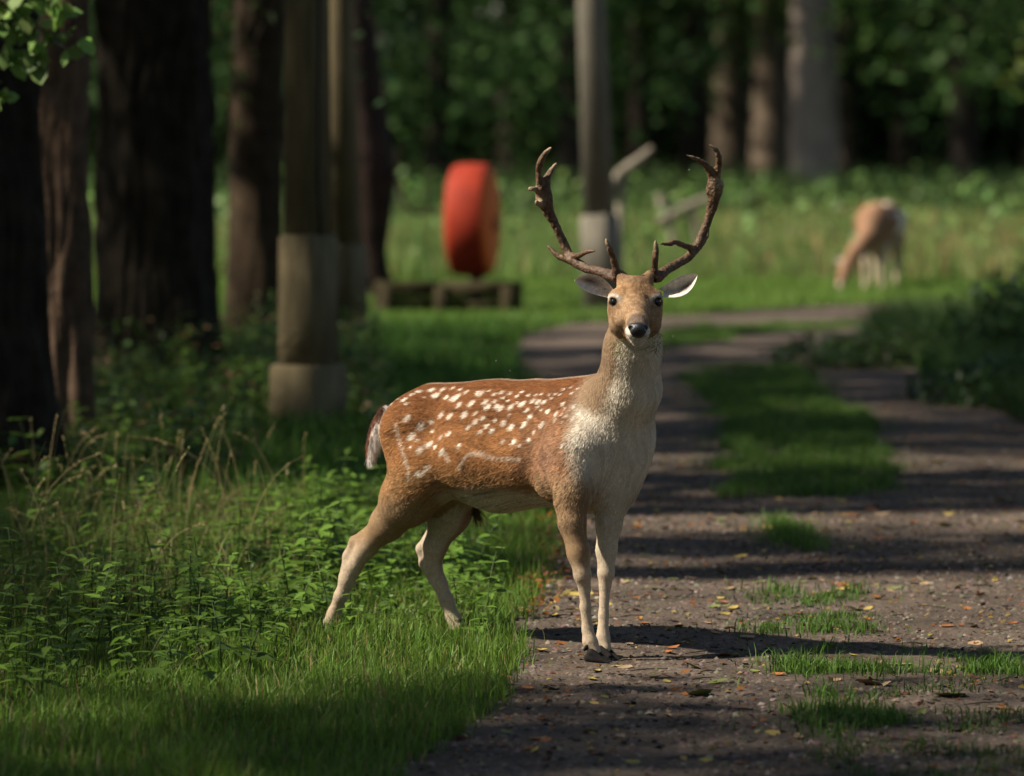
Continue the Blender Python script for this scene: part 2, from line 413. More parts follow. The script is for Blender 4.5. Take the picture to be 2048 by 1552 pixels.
def tree(label, x, y, r, trunk_h, top, spread, bark, leafc, leaf=.3, per=34, lean=(0, 0), n_cl=26, low=None, n=28, rough=.0, furk=9, seed=1, flt=True, group='', flare=.45, name='woodland_tree', clumps=None, mat=None, nseg=40, cat='tree'):
    root = empty(name, (x, y, 0)); tag(root, label, cat, group or None)
    z = np.concatenate([np.linspace(-.15, trunk_h, nseg), np.linspace(trunk_h, top * .8, 10)[1:]])
    wav = np.stack([np.sin(z * .7 + seed), np.cos(z * .6 + seed * 2)], 1) * .05 * np.clip(z, 0, 3)[:, None] / 3
    pts = np.stack([lean[0] * z + wav[:, 0], lean[1] * z + wav[:, 1], z], 1)
    rad = r * (1 - .55 * np.clip(z / top, 0, 1)) * (1 + flare * np.exp(-np.maximum(z, 0) / .28))
    parts = [tube(pts, rad, n, .12, seed, rough, furk, 1.6)]
    tip = pts[-1]
    if clumps is None:
        clumps = []
        for i in range(n_cl):
            a = rng.uniform(0, 2 * np.pi); q = rng.random() ** .6 * spread
            zz = rng.uniform(low if low else trunk_h, top)
            q *= math.sqrt(max(.15, 1 - ((zz - (trunk_h + top) / 2) / (top - trunk_h) * 1.7) ** 2))
            clumps.append((np.array([lean[0] * zz + q * math.cos(a), lean[1] * zz + q * math.sin(a), zz]), rng.uniform(.16, .30) * spread))
    for c, rr in clumps[::2]:
        if not flt and c[2] < 4.2: continue
        z0 = min(max(trunk_h * .8 if flt else 3.3, c[2] - .8 * abs(np.hypot(c[0], c[1]))), top * .75)
        s = np.array([np.interp(z0, z, pts[:, 0]), np.interp(z0, z, pts[:, 1]), z0])
        mid = (s + c) / 2 + [0, 0, .12 * np.linalg.norm(c - s)]
        pp = smooth_path(np.array([s, mid, c]), 8)
        gp = pp + np.array([x, y, 0]); gg = gp[:, :2] + gp[:, 2:3] * SH
        if flt and lit_amount(gg[:, 0], gg[:, 1]).max() > .55: continue
        parts.append(tube(pp, np.linspace(r * .26, .015, 8), 6))
    V, Fs, C = merge([(v, f, np.tile(np.array(bark), (len(v), 1))) for v, f in parts])
    build('trunk', V, Fs, mat or M_BARK, root, C)
    wc = [(c + np.array([x, y, 0]), rr) for c, rr in clumps]
    V, Fs, C = canopy(wc, leaf, per, leafc, flt=flt)
    if len(V): build('crown', V - np.array([x, y, 0]), Fs, M_FARLEAF, root, C, False)
    return root
GREEN = (.055, .10, .022); DKGREEN = (.035, .070, .022)

# --- trees along the left edge
tree('furrowed near black trunk rising behind the tall dry grass', *gnd(-8, 985), .245, 3.4, 11.0, 4.2, (.026, .020, .014), GREEN, .20, 60, n=120, rough=.05, furk=11, seed=3, nseg=110, n_cl=30)
tree('flaking trunk with a sunlit bark strip beside the near black trunk', *gnd(132, 925), .125, 3.4, 10.0, 3.6, (.11, .070, .046), GREEN, .20, 50, n=90, rough=.05, furk=7, seed=5, nseg=110, n_cl=22, flare=.35)
tree('stout ridged oak trunk between the sunlit bark and the stepped post', *gnd(310, 775), .375, 3.6, 12.0, 4.6, (.031, .024, .016), GREEN, .22, 56, n=140, rough=.06, furk=13, seed=8, nseg=90, n_cl=30)
tree('slim reddish brown trunk standing just behind the nearest stepped post', *gnd(512, 708), .19, 3.2, 10.5, 3.6, (.048, .032, .019), GREEN, .22, 52, n=48, rough=.02, seed=12, n_cl=24)
# --- trees beyond the left edge of the picture whose crowns shade the path
for i, (x, y, r, top, sp) in enumerate([(-5.2, 11.5, .30, 11, 4.6), (-7.6, 17.2, .32, 12, 4.8), (-5.6, 20.2, .26, 11, 4.4), (-8.6, 24.4, .36, 12.5, 5.0), (-6.2, 27.5, .3, 11.5, 4.6), (-10.5, 19.3, .3, 13, 5.0),
                                        (-10, 30, .35, 12.5, 5.0), (-7.0, 34.5, .3, 11, 4.4), (-9.5, 10.5, .35, 12, 5.0), (-5.0, 6.0, .3, 11, 4.6), (-13.5, 25, .35, 13, 5.2), (-12.8, 13.6, .35, 13, 5.2), (-9.0, 5.5, .33, 12, 5.0)]):
    tree('leafy tree on the shaded left bank beyond the picture edge', x, y, r, 2.6, top, sp, (.05, .038, .026), GREEN, .34, 30, n=16, seed=20 + i, n_cl=40, low=2.4, group='trees shading the path from the left bank', nseg=14)
# --- trees on the right side and behind the viewer
for i, (x, y, r, top, sp) in enumerate([(5.6, 24, .3, 12, 4.6), (7.0, 31, .33, 12, 4.8), (6.2, 14, .3, 11.5, 4.4), (5.4, 4.5, .3, 12, 4.6), (0.5, -5, .3, 12, 5), (8.5, 40, .33, 11, 4.6), (10, 20, .35, 13, 5.4), (-3.5, -2.5, .3, 12, 5.0), (10, 9, .35, 13, 5.2)]):
    tree('leafy tree on the right hand side of the path beyond the picture edge', x, y, r, 2.8, top, sp, (.05, .038, .026), GREEN, .40, 24, n=16, seed=50 + i, n_cl=36, low=2.9, group='trees beside the path beyond the right edge', nseg=14)

# --- background: trunks seen in the photograph, then the wood behind
def far_x(px, Y): return (px - 1024) / F * Y
FAR = [(1388, 74, 60, (.035, .026, .018), 'dark brown trunk behind the pale fallen branch at the meadow edge'),
       (1458, 80, 74, (.15, .112, .078), 'mid brown trunk beside the darkest trunk at the meadow edge'),
       (1538, 77, 80, (.17, .126, .088), 'broad brown trunk touching the pale grey trunk on its darker side'),
       (1625, 72, 104, (.30, .235, .185), 'thick pale grey trunk, the lightest trunk at the meadow edge'),
       (1692, 79, 36, (.15, .112, .078), 'thin brown trunk between the pale trunk and the grazing deer')]
for i, (px, Y, w, bark, lab) in enumerate(FAR):
    tree(lab, far_x(px, Y), Y, w / F * Y / 2, 2.3, 11, 4.6, bark, (.07, .125, .024), .17, 75, n=24, seed=80 + i, n_cl=46, low=2.3, nseg=14, flt=False, mat=M_FARBARK, flare=.25)
for i, (px, Y, w, low) in enumerate([(80, 70, 60, 1.7), (300, 76, 60, 1.7), (520, 72, 60, 1.7), (700, 80, 50, 1.5), (880, 73, 54, 1.45), (1020, 82, 50, 1.4), (1140, 71, 50, 1.75), (1280, 78, 50, 1.9), (1810, 78, 56, 2.0), (1930, 71, 60, 1.85), (2070, 77, 60, 1.8), (2250, 70, 60, 1.8), (-150, 74, 60, 1.7), (2420, 78, 60, 1.8)]):
    tree('dark leafy tree with low hanging boughs along the far side of the meadow', far_x(px, Y), Y, w / F * Y / 2, low + .3, 11 + 2 * rng.random(), 4.4, (.035, .027, .02), (.05, .098, .026), .19, 66, n=14, seed=120 + i, n_cl=62, low=low - .5, nseg=10, flt=False, mat=M_FARBARK, group='low boughed trees across the meadow')
def distant_wood():
    parts = []
    n = 30000
    P = np.stack([rng.uniform(-13, 13, n), 83 + 9 * rng.random(n), 4.2 * rng.random(n)], 1)
    P[:, 2] *= .35 + .65 * vnoise(P[:, 0] * .5, P[:, 1] * .3, 91)
    parts.append(scatter(LEAF4, LEAF4F, P, rotmats(n, None, .7), rng.uniform(.25, .5, n), jitter((.022, .042, .014), n, .3)))
    n = 26000
    P = np.stack([rng.uniform(-34, 36, n), 86 + 40 * rng.random(n), 15 * rng.random(n)], 1)
    parts.append(scatter(LEAF4, LEAF4F, P, rotmats(n, None, .7), rng.uniform(.5, 1.0, n), jitter((.028, .055, .018), n, .3)))
    for i in range(70):
        x, y = rng.uniform(-26, 28), rng.uniform(86, 112)
        v, f = tube(np.array([[x, y, -.1], [x + rng.normal(0, .1), y, 2.5], [x + rng.normal(0, .3), y, 9]]), [rng.uniform(.2, .4), .25, .1], 10)
        parts.append((v, f, np.tile(np.array([.03, .023, .016]), (len(v), 1))))
    V, Fs, C = merge(parts)
    o = build('distant_wood', V, Fs, M_FARLEAF, None, C, False)
    tag(o, 'dense dark wood closing the view behind the meadow trees', 'woodland', kind='stuff')
distant_wood()

# ------------------------------------------------------------------ distance-field modelling (deer, antlers, hooves)
class Field:
    def __init__(s, lo, hi, h):
        s.lo = np.array(lo, float); s.h = h
        s.n = np.ceil((np.array(hi) - s.lo) / h).astype(int) + 1
        s.ax = [s.lo[i] + h * np.arange(s.n[i]) for i in range(3)]
        s.D = np.full(tuple(s.n), 0.5, np.float32)
    def _sub(s, lo, hi):
        sl = []
        for i in range(3):
            a = max(int((lo[i] - s.lo[i]) / s.h), 0); b = min(int((hi[i] - s.lo[i]) / s.h) + 2, s.n[i])
            if b <= a: return None, None
            sl.append(slice(a, b))
        g = np.meshgrid(*[s.ax[i][sl[i]] for i in range(3)], indexing='ij')
        return tuple(sl), np.stack(g, -1)
    def seg(s, a, b, ra, rb, k=0.03, R=None, S=(1, 1, 1), cut=False):
        a = np.array(a, float); b = np.array(b, float); S = np.array(S, float)
        m = max(ra, rb) * S.max() + k + 3 * s.h
        sl, P = s._sub(np.minimum(a, b) - m, np.maximum(a, b) + m)
        if sl is None: return
        Q = P - a; B = b - a
        if R is not None: Q = Q @ R; B = B @ R
        Q = Q / S; B = B / S
        bb = B.dot(B)
        t = np.clip((Q @ B) / bb, 0, 1) if bb > 1e-9 else np.zeros(Q.shape[:-1])
        d = (np.linalg.norm(Q - t[..., None] * B, axis=-1) - (ra + (rb - ra) * t)) * S.min()
        D = s.D[sl]
        if cut:
            d = -d; h = np.maximum(k - np.abs(D - d), 0) / max(k, 1e-6)
            s.D[sl] = np.maximum(D, d) + h * h * k * 0.25
        else:
            h = np.maximum(k - np.abs(D - d), 0) / max(k, 1e-6)
            s.D[sl] = np.minimum(D, d) - h * h * k * 0.25
    def chain(s, pts, k=0.02, **kw):
        for (p, r), (q, r2) in zip(pts[:-1], pts[1:]): s.seg(p, q, r, r2, k, **kw)
    def mesh(s, relax=1):
        D = s.D.astype(np.float64); neg = D < 0
        n0, n1, n2 = [x - 1 for x in D.shape]
        cnt = np.zeros((n0, n1, n2), np.int8)
        for i in (0, 1):
            for j in (0, 1):
                for k in (0, 1): cnt += neg[i:i + n0, j:j + n1, k:k + n2]
        act = np.argwhere((cnt > 0) & (cnt < 8))
        idx = np.full((n0, n1, n2), -1, np.int64); idx[tuple(act.T)] = np.arange(len(act))
        acc = np.zeros((len(act), 3)); num = np.zeros(len(act))
        cor = np.array([(i, j, k) for i in (0, 1) for j in (0, 1) for k in (0, 1)])
        val = np.stack([D[tuple((act + c).T)] for c in cor], 1)
        for i in range(8):
            for j in range(i + 1, 8):
                if np.abs(cor[i] - cor[j]).sum() != 1: continue
                m = (val[:, i] < 0) != (val[:, j] < 0)
                t = val[m, i] / (val[m, i] - val[m, j])
                acc[m] += cor[i] + t[:, None] * (cor[j] - cor[i]); num[m] += 1
        V = s.lo + s.h * (act + acc / num[:, None])
        Q = []
        for ax in range(3):
            a1, a2 = (ax + 1) % 3, (ax + 2) % 3
            sl0 = [slice(None)] * 3; sl1 = [slice(None)] * 3
            sl0[ax] = slice(0, -1); sl1[ax] = slice(1, None)
            A = neg[tuple(sl0)]; B = neg[tuple(sl1)]
            e = np.argwhere(A != B)
            e = e[(e[:, a1] > 0) & (e[:, a2] > 0) & (e[:, a1] < D.shape[a1] - 1) & (e[:, a2] < D.shape[a2] - 1)]
            o1 = np.zeros(3, int); o1[a1] = 1; o2 = np.zeros(3, int); o2[a2] = 1
            q = np.stack([idx[tuple((e - o1 - o2).T)], idx[tuple((e - o2).T)], idx[tuple(e.T)], idx[tuple((e - o1).T)]], 1)
            fl = A[tuple(e.T)]
            q[~fl] = q[~fl][:, ::-1]
            Q.append(q)
        Q = np.concatenate(Q)
        for _ in range(relax):
            W = np.zeros_like(V); c = np.zeros(len(V))
            for i in range(4):
                np.add.at(W, Q[:, i], V[Q[:, (i + 1) % 4]] + V[Q[:, (i - 1) % 4]]); np.add.at(c, Q[:, i], 2)
            V = 0.5 * V + 0.5 * W / c[:, None]
        return V, Q
def vert_normals(V, Q):
    n = np.cross(V[Q[:, 2]] - V[Q[:, 0]], V[Q[:, 3]] - V[Q[:, 1]])
    Nn = np.zeros_like(V)
    for i in range(4): np.add.at(Nn, Q[:, i], n)
    return Nn / (np.linalg.norm(Nn, axis=1, keepdims=True) + 1e-12)
def surf_points(V, Q, Nn, n):
    a = np.linalg.norm(np.cross(V[Q[:, 2]] - V[Q[:, 0]], V[Q[:, 3]] - V[Q[:, 1]]), axis=1)
    f = rng.choice(len(Q), n, p=a / a.sum()); s, t = rng.random(n), rng.random(n)
    w = np.stack([(1 - s) * (1 - t), s * (1 - t), s * t, (1 - s) * t], 1)[..., None]
    q = Q[f]
    P = (V[q] * w).sum(1); nn = (Nn[q] * w).sum(1)
    return P, nn / np.linalg.norm(nn, axis=1, keepdims=True)
def mixc(a, b, t): return a * (1 - t[:, None]) + np.asarray(b)[None] * t[:, None]

# ------------------------------------------------------------------ the buck
BA = math.radians(37.5)
BF = np.array([math.cos(BA), -math.sin(BA), 0]); BR = np.array([-math.sin(BA), -math.cos(BA), 0])
BB = np.array([0.0, 16.4, 0.0]); BROT = np.stack([BF, BR, np.array([0, 0, 1.0])], 1)
DZ = .078
def L(u, v, w): return BB + u * BF + v * BR + np.array([0, 0, w + DZ])
HX = 0.393                                          # head centre line
def Hd(dx, y, z): return np.array([HX + dx, y, z + DZ])
EYES = [Hd(-0.0715, 15.806, 1.091), Hd(0.0715, 15.806, 1.091)]
NOSE = Hd(0.004, 15.632, 1.013)

def buck_field():
    f = Field((-0.78, 15.52, -0.01), (0.66, 17.05, 1.34), 0.0075)
    kw = dict(R=BROT)
    # trunk
    f.seg(L(.30, 0, .605), L(-.05, 0, .583), .198, .205, .05, S=(1, .80, 1), **kw)
    f.seg(L(-.05, 0, .583), L(-.33, 0, .598), .205, .172, .05, S=(1, .84, 1), **kw)
    f.seg(L(.12, 0, .735), L(.36, 0, .768), .05, .062, .06, S=(1, .7, 1), **kw)
    f.seg(L(.1, 0, .735), L(-.32, 0, .722), .045, .045, .06, **kw)
    f.seg(L(.40, 0, .63), L(.37, 0, .52), .135, .12, .08, S=(1, .95, 1), **kw)      # breast
    for s in (1, -1):
        f.seg(L(.33, .085 * s, .69), L(.28, .118 * s, .50), .072, .078, .045)         # shoulder
        f.seg(L(-.33, .075 * s, .62), L(-.29, .108 * s, .47), .135, .10, .035)           # haunch
        f.seg(L(.12, .1 * s, .55), L(-.12, .11 * s, .545), .10, .10, .05)
    # neck
    f.chain([(L(.39, 0, .66), .14), (np.array([.376, 16.05, .80 + DZ]), .096), (np.array([.388, 15.985, .93 + DZ]), .081), (np.array([.395, 15.92, 1.03 + DZ]), .072)], k=.06)
    # head
    f.seg(Hd(0, 15.91, 1.10), Hd(0, 15.85, 1.112), .062, .062, .03)
    f.chain([(Hd(0, 15.845, 1.088), .056), (Hd(.001, 15.765, 1.058), .040), (Hd(.003, 15.705, 1.030), .0325), (Hd(.004, 15.668, 1.010), .0335)], .02)
    for s in (1, -1):
        f.seg(Hd(.052 * s, 15.895, 1.065), Hd(.047 * s, 15.86, 1.015), .036, .036, .03)   # cheek
        f.seg(Hd(.054 * s, 15.835, 1.075), Hd(.040 * s, 15.80, 1.035), .030, .030, .03)
        f.seg(Hd(.042 * s, 15.82, 1.118), Hd(.068 * s, 15.825, 1.112), .018, .017, .02)  # brow
        f.seg(Hd(.062 * s, 15.83, 1.088), Hd(.066 * s, 15.815, 1.085), .024, .020, .015)  # orbit
        f.seg(Hd(.052 * s, 15.800, 1.1045), Hd(.074 * s, 15.812, 1.1035), .0085, .0085, .008)  # lid
        f.seg(Hd(.034 * s, 15.865, 1.15), Hd(.046 * s, 15.88, 1.172), .022, .018, .02)   # pedicle
        f.seg(Hd(.004 + .022 * s, 15.668, 1.003), Hd(.004 + .019 * s, 15.660, .994), .0165, .015, .012)  # lip
    f.chain([(Hd(0, 15.85, 1.01), .045), (Hd(.003, 15.76, .995), .032), (Hd(.004, 15.680, .978), .0225)], .016)   # jaw
    # legs
    f.seg(at(1152, 900, 16.04), at(1147, 985, 16.01), .075, .058, .07)
    f.chain([(at(1146, 975, 16.01), .058), (at(1144, 1005, 16.0), .052), (at(1144, 1045, 15.98), .042), (at(1157, 1105, 15.97), .035), (at(1165, 1150, 15.96), .0275)], .02)
    f.chain([(at(1165, 1150, 15.96), .0275), (at(1169, 1176, 15.97), .019), (at(1171, 1215, 15.97), .0172), (at(1175, 1258, 15.97), .0175), (at(1180, 1283, 15.965), .0235), (at(1191, 1301, 15.955), .0175)], .012)
    f.seg(at(1232, 920, 16.14), at(1225, 985, 16.11), .075, .058, .07)
    f.chain([(at(1224, 985, 16.11), .056), (at(1221, 1010, 16.1), .050), (at(1218, 1050, 16.09), .040), (at(1213, 1100, 16.08), .032), (at(1212, 1147, 16.07), .0265)], .02)
    f.chain([(at(1212, 1147, 16.07), .0265), (at(1210, 1172, 16.07), .0185), (at(1207, 1230, 16.06), .016), (at(1206, 1275, 16.05), .0215), (at(1213, 1297, 16.035), .017)], .012)
    f.chain([(at(858, 935, 16.46), .12), (at(818, 995, 16.54), .092), (at(775, 1047, 16.62), .055), (at(731, 1098, 16.70), .029), (at(709, 1132, 16.73), .0265)], .03)
    f.chain([(at(752, 1060, 16.66), .03), (at(709, 1082, 16.73), .016), (at(697, 1112, 16.74), .018), (at(690, 1152, 16.75), .02)], .015)
    f.chain([(at(709, 1132, 16.73), .0265), (at(694, 1162, 16.75), .0255), (at(682, 1192, 16.76), .0225), (at(669, 1226, 16.79), .0225), (at(662, 1246, 16.80), .026), (at(664, 1262, 16.79), .022)], .015)
    f.chain([(at(912, 975, 16.62), .095), (at(897, 1030, 16.66), .068), (at(870, 1095, 16.69), .034), (at(867, 1132, 16.70), .027)], .03)
    f.chain([(at(880, 1050, 16.70), .03), (at(841, 1097, 16.73), .015), (at(850, 1128, 16.73), .018), (at(868, 1160, 16.72), .02)], .015)
    f.chain([(at(867, 1132, 16.70), .027), (at(879, 1166, 16.70), .0245), (at(894, 1202, 16.69), .0235), (at(906, 1234, 16.69), .0225), (at(916, 1256, 16.68), .026), (at(930, 1268, 16.66), .02)], .015)
    # eye hollows, nostrils, mouth line
    for i, s in enumerate((-1, 1)):
        f.seg(EYES[i] + [.007 * s, -.012, -.001], EYES[i], .0105, .0125, .006, cut=True)
    return f

SPOTS = """365,430,20 450,478,22 390,545,20 500,597,20 443,630,20 515,455,12 520,510,10 430,567,10 380,612,9 578,408,18 632,415,18
722,408,20 690,345,18 768,338,20 610,297,14 672,300,24 645,306,16 548,290,20 520,255,20 590,247,18 830,275,20 805,272,14 735,265,14 855,328,16
870,360,18 918,322,12 950,365,18 925,356,14 795,398,12 842,428,14 795,455,16 748,487,15 865,480,14 895,508,14 822,515,12 915,445,10 970,463,16
1018,360,18 1018,487,18 1008,410,8 1090,340,18 1118,380,12 1140,422,15 1100,470,17 1155,320,15 1188,328,15 1225,328,14 1210,378,9
1250,385,14 1212,470,18 1302,403,14 1295,440,13 1345,340,13 1358,370,8 1412,355,12 1365,415,10 1335,405,8 1340,455,8 1450,400,16
1408,430,12 1435,495,13 1430,560,18 1440,590,14 1390,605,10 1340,605,11 1160,520,10 1130,565,10 965,578,12 1035,580,15 1070,605,10
690,605,14 580,645,17 540,612,12 625,528,14 575,550,14 425,780,15 445,782,15 470,765,13 492,740,14 345,312,16 360,340,12 255,330,13 395,285,16 440,262,18
1055,290,12 1130,285,9 1175,283,10 1210,278,9 1260,280,9 1300,278,9 1330,280,9 1275,305,9 970,300,9 1000,320,9 1400,275,9 1435,245,10
910,280,12 960,268,14 1010,272,12 880,258,10 700,248,12 650,240,12 1090,262,9 1350,250,9 1395,235,9 300,300,10 470,300,9 1185,360,8 1060,330,8"""
LINES = [([(290, 465), (305, 540), (330, 620), (350, 690), (368, 750), (375, 820)], 10),
         ([(690, 745), (705, 715), (735, 672), (775, 652), (830, 655), (900, 680), (1000, 686), (1070, 690)], 12),
         ([(588, 632), (610, 670), (625, 700)], 9)]
def z2p(x, y): return 700 + x / 3.151, 700 + y / 3.15

def buck_colour(P, Nn, spots=None, detail=True):
    d = P - BB; u = d @ BF; v = d @ BR; w = P[:, 2] - DZ
    n = len(P)
    px = project(P)
    c = np.tile(np.array([.25, .104, .034]), (n, 1))
    c = mixc(c, (.185, .068, .021), sstep(.60, .76, w) * (np.abs(v) < .2))                # darker saddle
    c = mixc(c, (.31, .16, .066), sstep(.56, .46, w))                                   # paler low flank
    c = mixc(c, (.31, .165, .072), sstep(-.30, -.48, u) * sstep(.66, .50, w))               # buttock
    nz = fbm(u * 14 + v * 9, w * 14, 4)
    belly = sstep(.475, .425, w + .03 * (nz - .5) + .03 * sstep(.0, -.25, u)) * sstep(-.25, -.19, u + .5 * np.minimum(0, .1 - v)) * (np.abs(v) < .24)
    c = mixc(c, (.56, .46, .34), belly)
    # shoulder: greyer and pinker
    sh = np.exp(-(((u - .30) / .12) ** 2 + ((w - .58) / .12) ** 2))
    c = mixc(c, (.33, .19, .125), .65 * sh * (v > -.3))
    # neck and breast
    fr = (d @ BF) / .45
    neck = sstep(.0, .06, (w - .55) * .6 + (u - .34))
    neck = np.maximum(sstep(.36, .44, u + .35 * (w - .62)), sstep(.84, .90, w))
    c = mixc(c, (.30, .195, .115), neck)
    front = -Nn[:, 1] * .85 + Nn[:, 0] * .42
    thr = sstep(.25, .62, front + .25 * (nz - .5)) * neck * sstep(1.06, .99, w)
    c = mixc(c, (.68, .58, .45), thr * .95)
    under = sstep(.3, .48, u) * sstep(.55, .44, w)
    c = mixc(c, (.52, .42, .29), under * .8)
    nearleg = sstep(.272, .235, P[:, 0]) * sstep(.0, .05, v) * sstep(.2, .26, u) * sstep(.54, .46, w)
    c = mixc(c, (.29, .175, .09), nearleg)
    # legs
    leg = sstep(.44, .36, w) * (1 - belly)
    c = mixc(c, (.31, .195, .105), leg)
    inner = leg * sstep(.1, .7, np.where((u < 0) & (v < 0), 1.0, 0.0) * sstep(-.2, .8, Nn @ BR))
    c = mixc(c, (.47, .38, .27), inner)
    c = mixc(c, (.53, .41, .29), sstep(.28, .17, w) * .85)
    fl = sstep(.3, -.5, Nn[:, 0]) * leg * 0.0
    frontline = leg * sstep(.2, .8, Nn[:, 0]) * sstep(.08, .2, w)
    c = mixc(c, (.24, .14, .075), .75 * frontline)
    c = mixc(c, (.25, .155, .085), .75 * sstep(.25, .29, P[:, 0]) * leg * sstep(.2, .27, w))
    # flank spots and stripes, both sides
    if spots is not None:
        S, SR, SW = spots
        wh = np.zeros(n); jn = fbm(u * 150, w * 150 + v * 80, 71, 2)
        q = np.stack([u, v, w], 1)
        for sgn in (1, -1):
            m = np.where((w > .42) & (sgn * v > -.03) & (u < .5))[0]
            for i0 in range(0, len(m), 20000):
                mm = m[i0:i0 + 20000]
                qq = q[mm].copy(); qq[:, 1] *= sgn
                dd = (qq[:, None, :] - S[None])
                sk = dd[..., 0] - .3 * dd[..., 2]
                r = np.sqrt((sk * 1.05) ** 2 + (dd[..., 1] * .8) ** 2 + (dd[..., 2] * .85) ** 2) / SR[None]
                wh[mm] = np.maximum(wh[mm], (sstep(1.45, .55, r + .35 * (jn[mm][:, None] - .5)) * SW[None]).max(1))
        sp = np.where((np.abs(v) < .022) & (w > .7) & (u < .34), sstep(.022, .008, np.abs(np.abs(v) - .011)) * .22, 0)
        c = mixc(c, (.80, .70, .56), np.clip(np.maximum(wh * .92, sp), 0, 1))
    # rump patch edge
    c = mixc(c, (.72, .66, .56), sstep(-.40, -.47, u) * sstep(.52, .60, w) * sstep(.74, .66, w) * sstep(.30, .7, -(Nn @ BF)) * .9)
    # head
    hd = sstep(.955, .975, w - .35 * (P[:, 1] - 15.80)) * sstep(16.0, 15.92, P[:, 1]) * (w > .93)
    hx = P[:, 0] - HX; hy = P[:, 1]
    face = np.tile(np.array([.33, .20, .105]), (n, 1))
    face = mixc(face, (.33, .175, .075), sstep(1.10, 1.13, w))
    face = mixc(face, (.23, .135, .075), np.exp(-((hx / .03) ** 2 + ((w - 1.085) / .014) ** 2)) * .75)   # dark brow smudge
    face = mixc(face, (.47, .30, .17), np.exp(-((hx / .018) ** 2 + ((w - 1.055) / .02) ** 2)) * .7)
    mott = fbm(P[:, 0] * 120 + 4, P[:, 2] * 120 + P[:, 1] * 60, 33, 3)
    face = mixc(face, (.19, .105, .05), sstep(.42, .66, mott) * (.35 + .4 * sstep(1.085, 1.11, w) * sstep(.06, .03, np.abs(hx))))
    face = mixc(face, (.45, .31, .19), sstep(.56, .38, mott) * .35)
    face = mixc(face, (.16, .10, .06), sstep(1.14, 1.16, w) * .6)
    for e in EYES:
        de = P - e
        face = mixc(face, (.21, .13, .075), np.exp(-(np.linalg.norm(de, axis=1) / .030) ** 2) * .35)
        s = 1 if e[0] > HX else -1
        ring = np.exp(-((np.abs(np.sqrt(de[:, 0] ** 2 + de[:, 1] ** 2 * .5 + (de[:, 2] * 1.1) ** 2) - .024) / .006) ** 2)) * sstep(-.005, .012, de[:, 2])
        face = mixc(face, (.56, .50, .42), ring * .9)
        rr = np.sqrt((de ** 2).sum(1))
        face = mixc(face, (.04, .028, .02), sstep(.0185, .0145, rr))
        tear = np.exp(-(((de[:, 0] + s * .018) / .006) ** 2 + ((de[:, 2] + .016) / .007) ** 2)) * .7
        face = mixc(face, (.12, .07, .04), tear)
    cheek = sstep(1.05, 1.0, w) * sstep(.03, .05, np.abs(hx))
    face = mixc(face, (.30, .195, .115), cheek * .7)
    muz = sstep(15.692, 15.678, hy)
    face = mixc(face, (.13, .095, .075), muz * sstep(1.018, 1.026, w) * sstep(.045, .034, np.abs(hx - .004)) * .85)
    face = mixc(face, (.70, .64, .55), sstep(15.69, 15.675, hy) * sstep(1.022, 1.012, w))
    chin = sstep(15.76, 15.72, hy) * sstep(.995, .985, w)
    face = mixc(face, (.62, .55, .45), chin * .9)
    face = mixc(face, (.05, .03, .025), np.exp(-((w - .9885 - .10 * hx ** 2 / .03) / .0022) ** 2) * sstep(15.72, 15.70, hy) * .8)
    face = face * (.82 + .5 * fbm(P[:, 0] * 160, P[:, 2] * 90, 21, 2)[:, None] * sstep(1.06, 1.1, w)[:, None] + .18 * sstep(1.1, 1.06, w)[:, None])
    c = c * (1 - hd[:, None]) + face * hd[:, None]
    return np.clip(c, .004, .85)

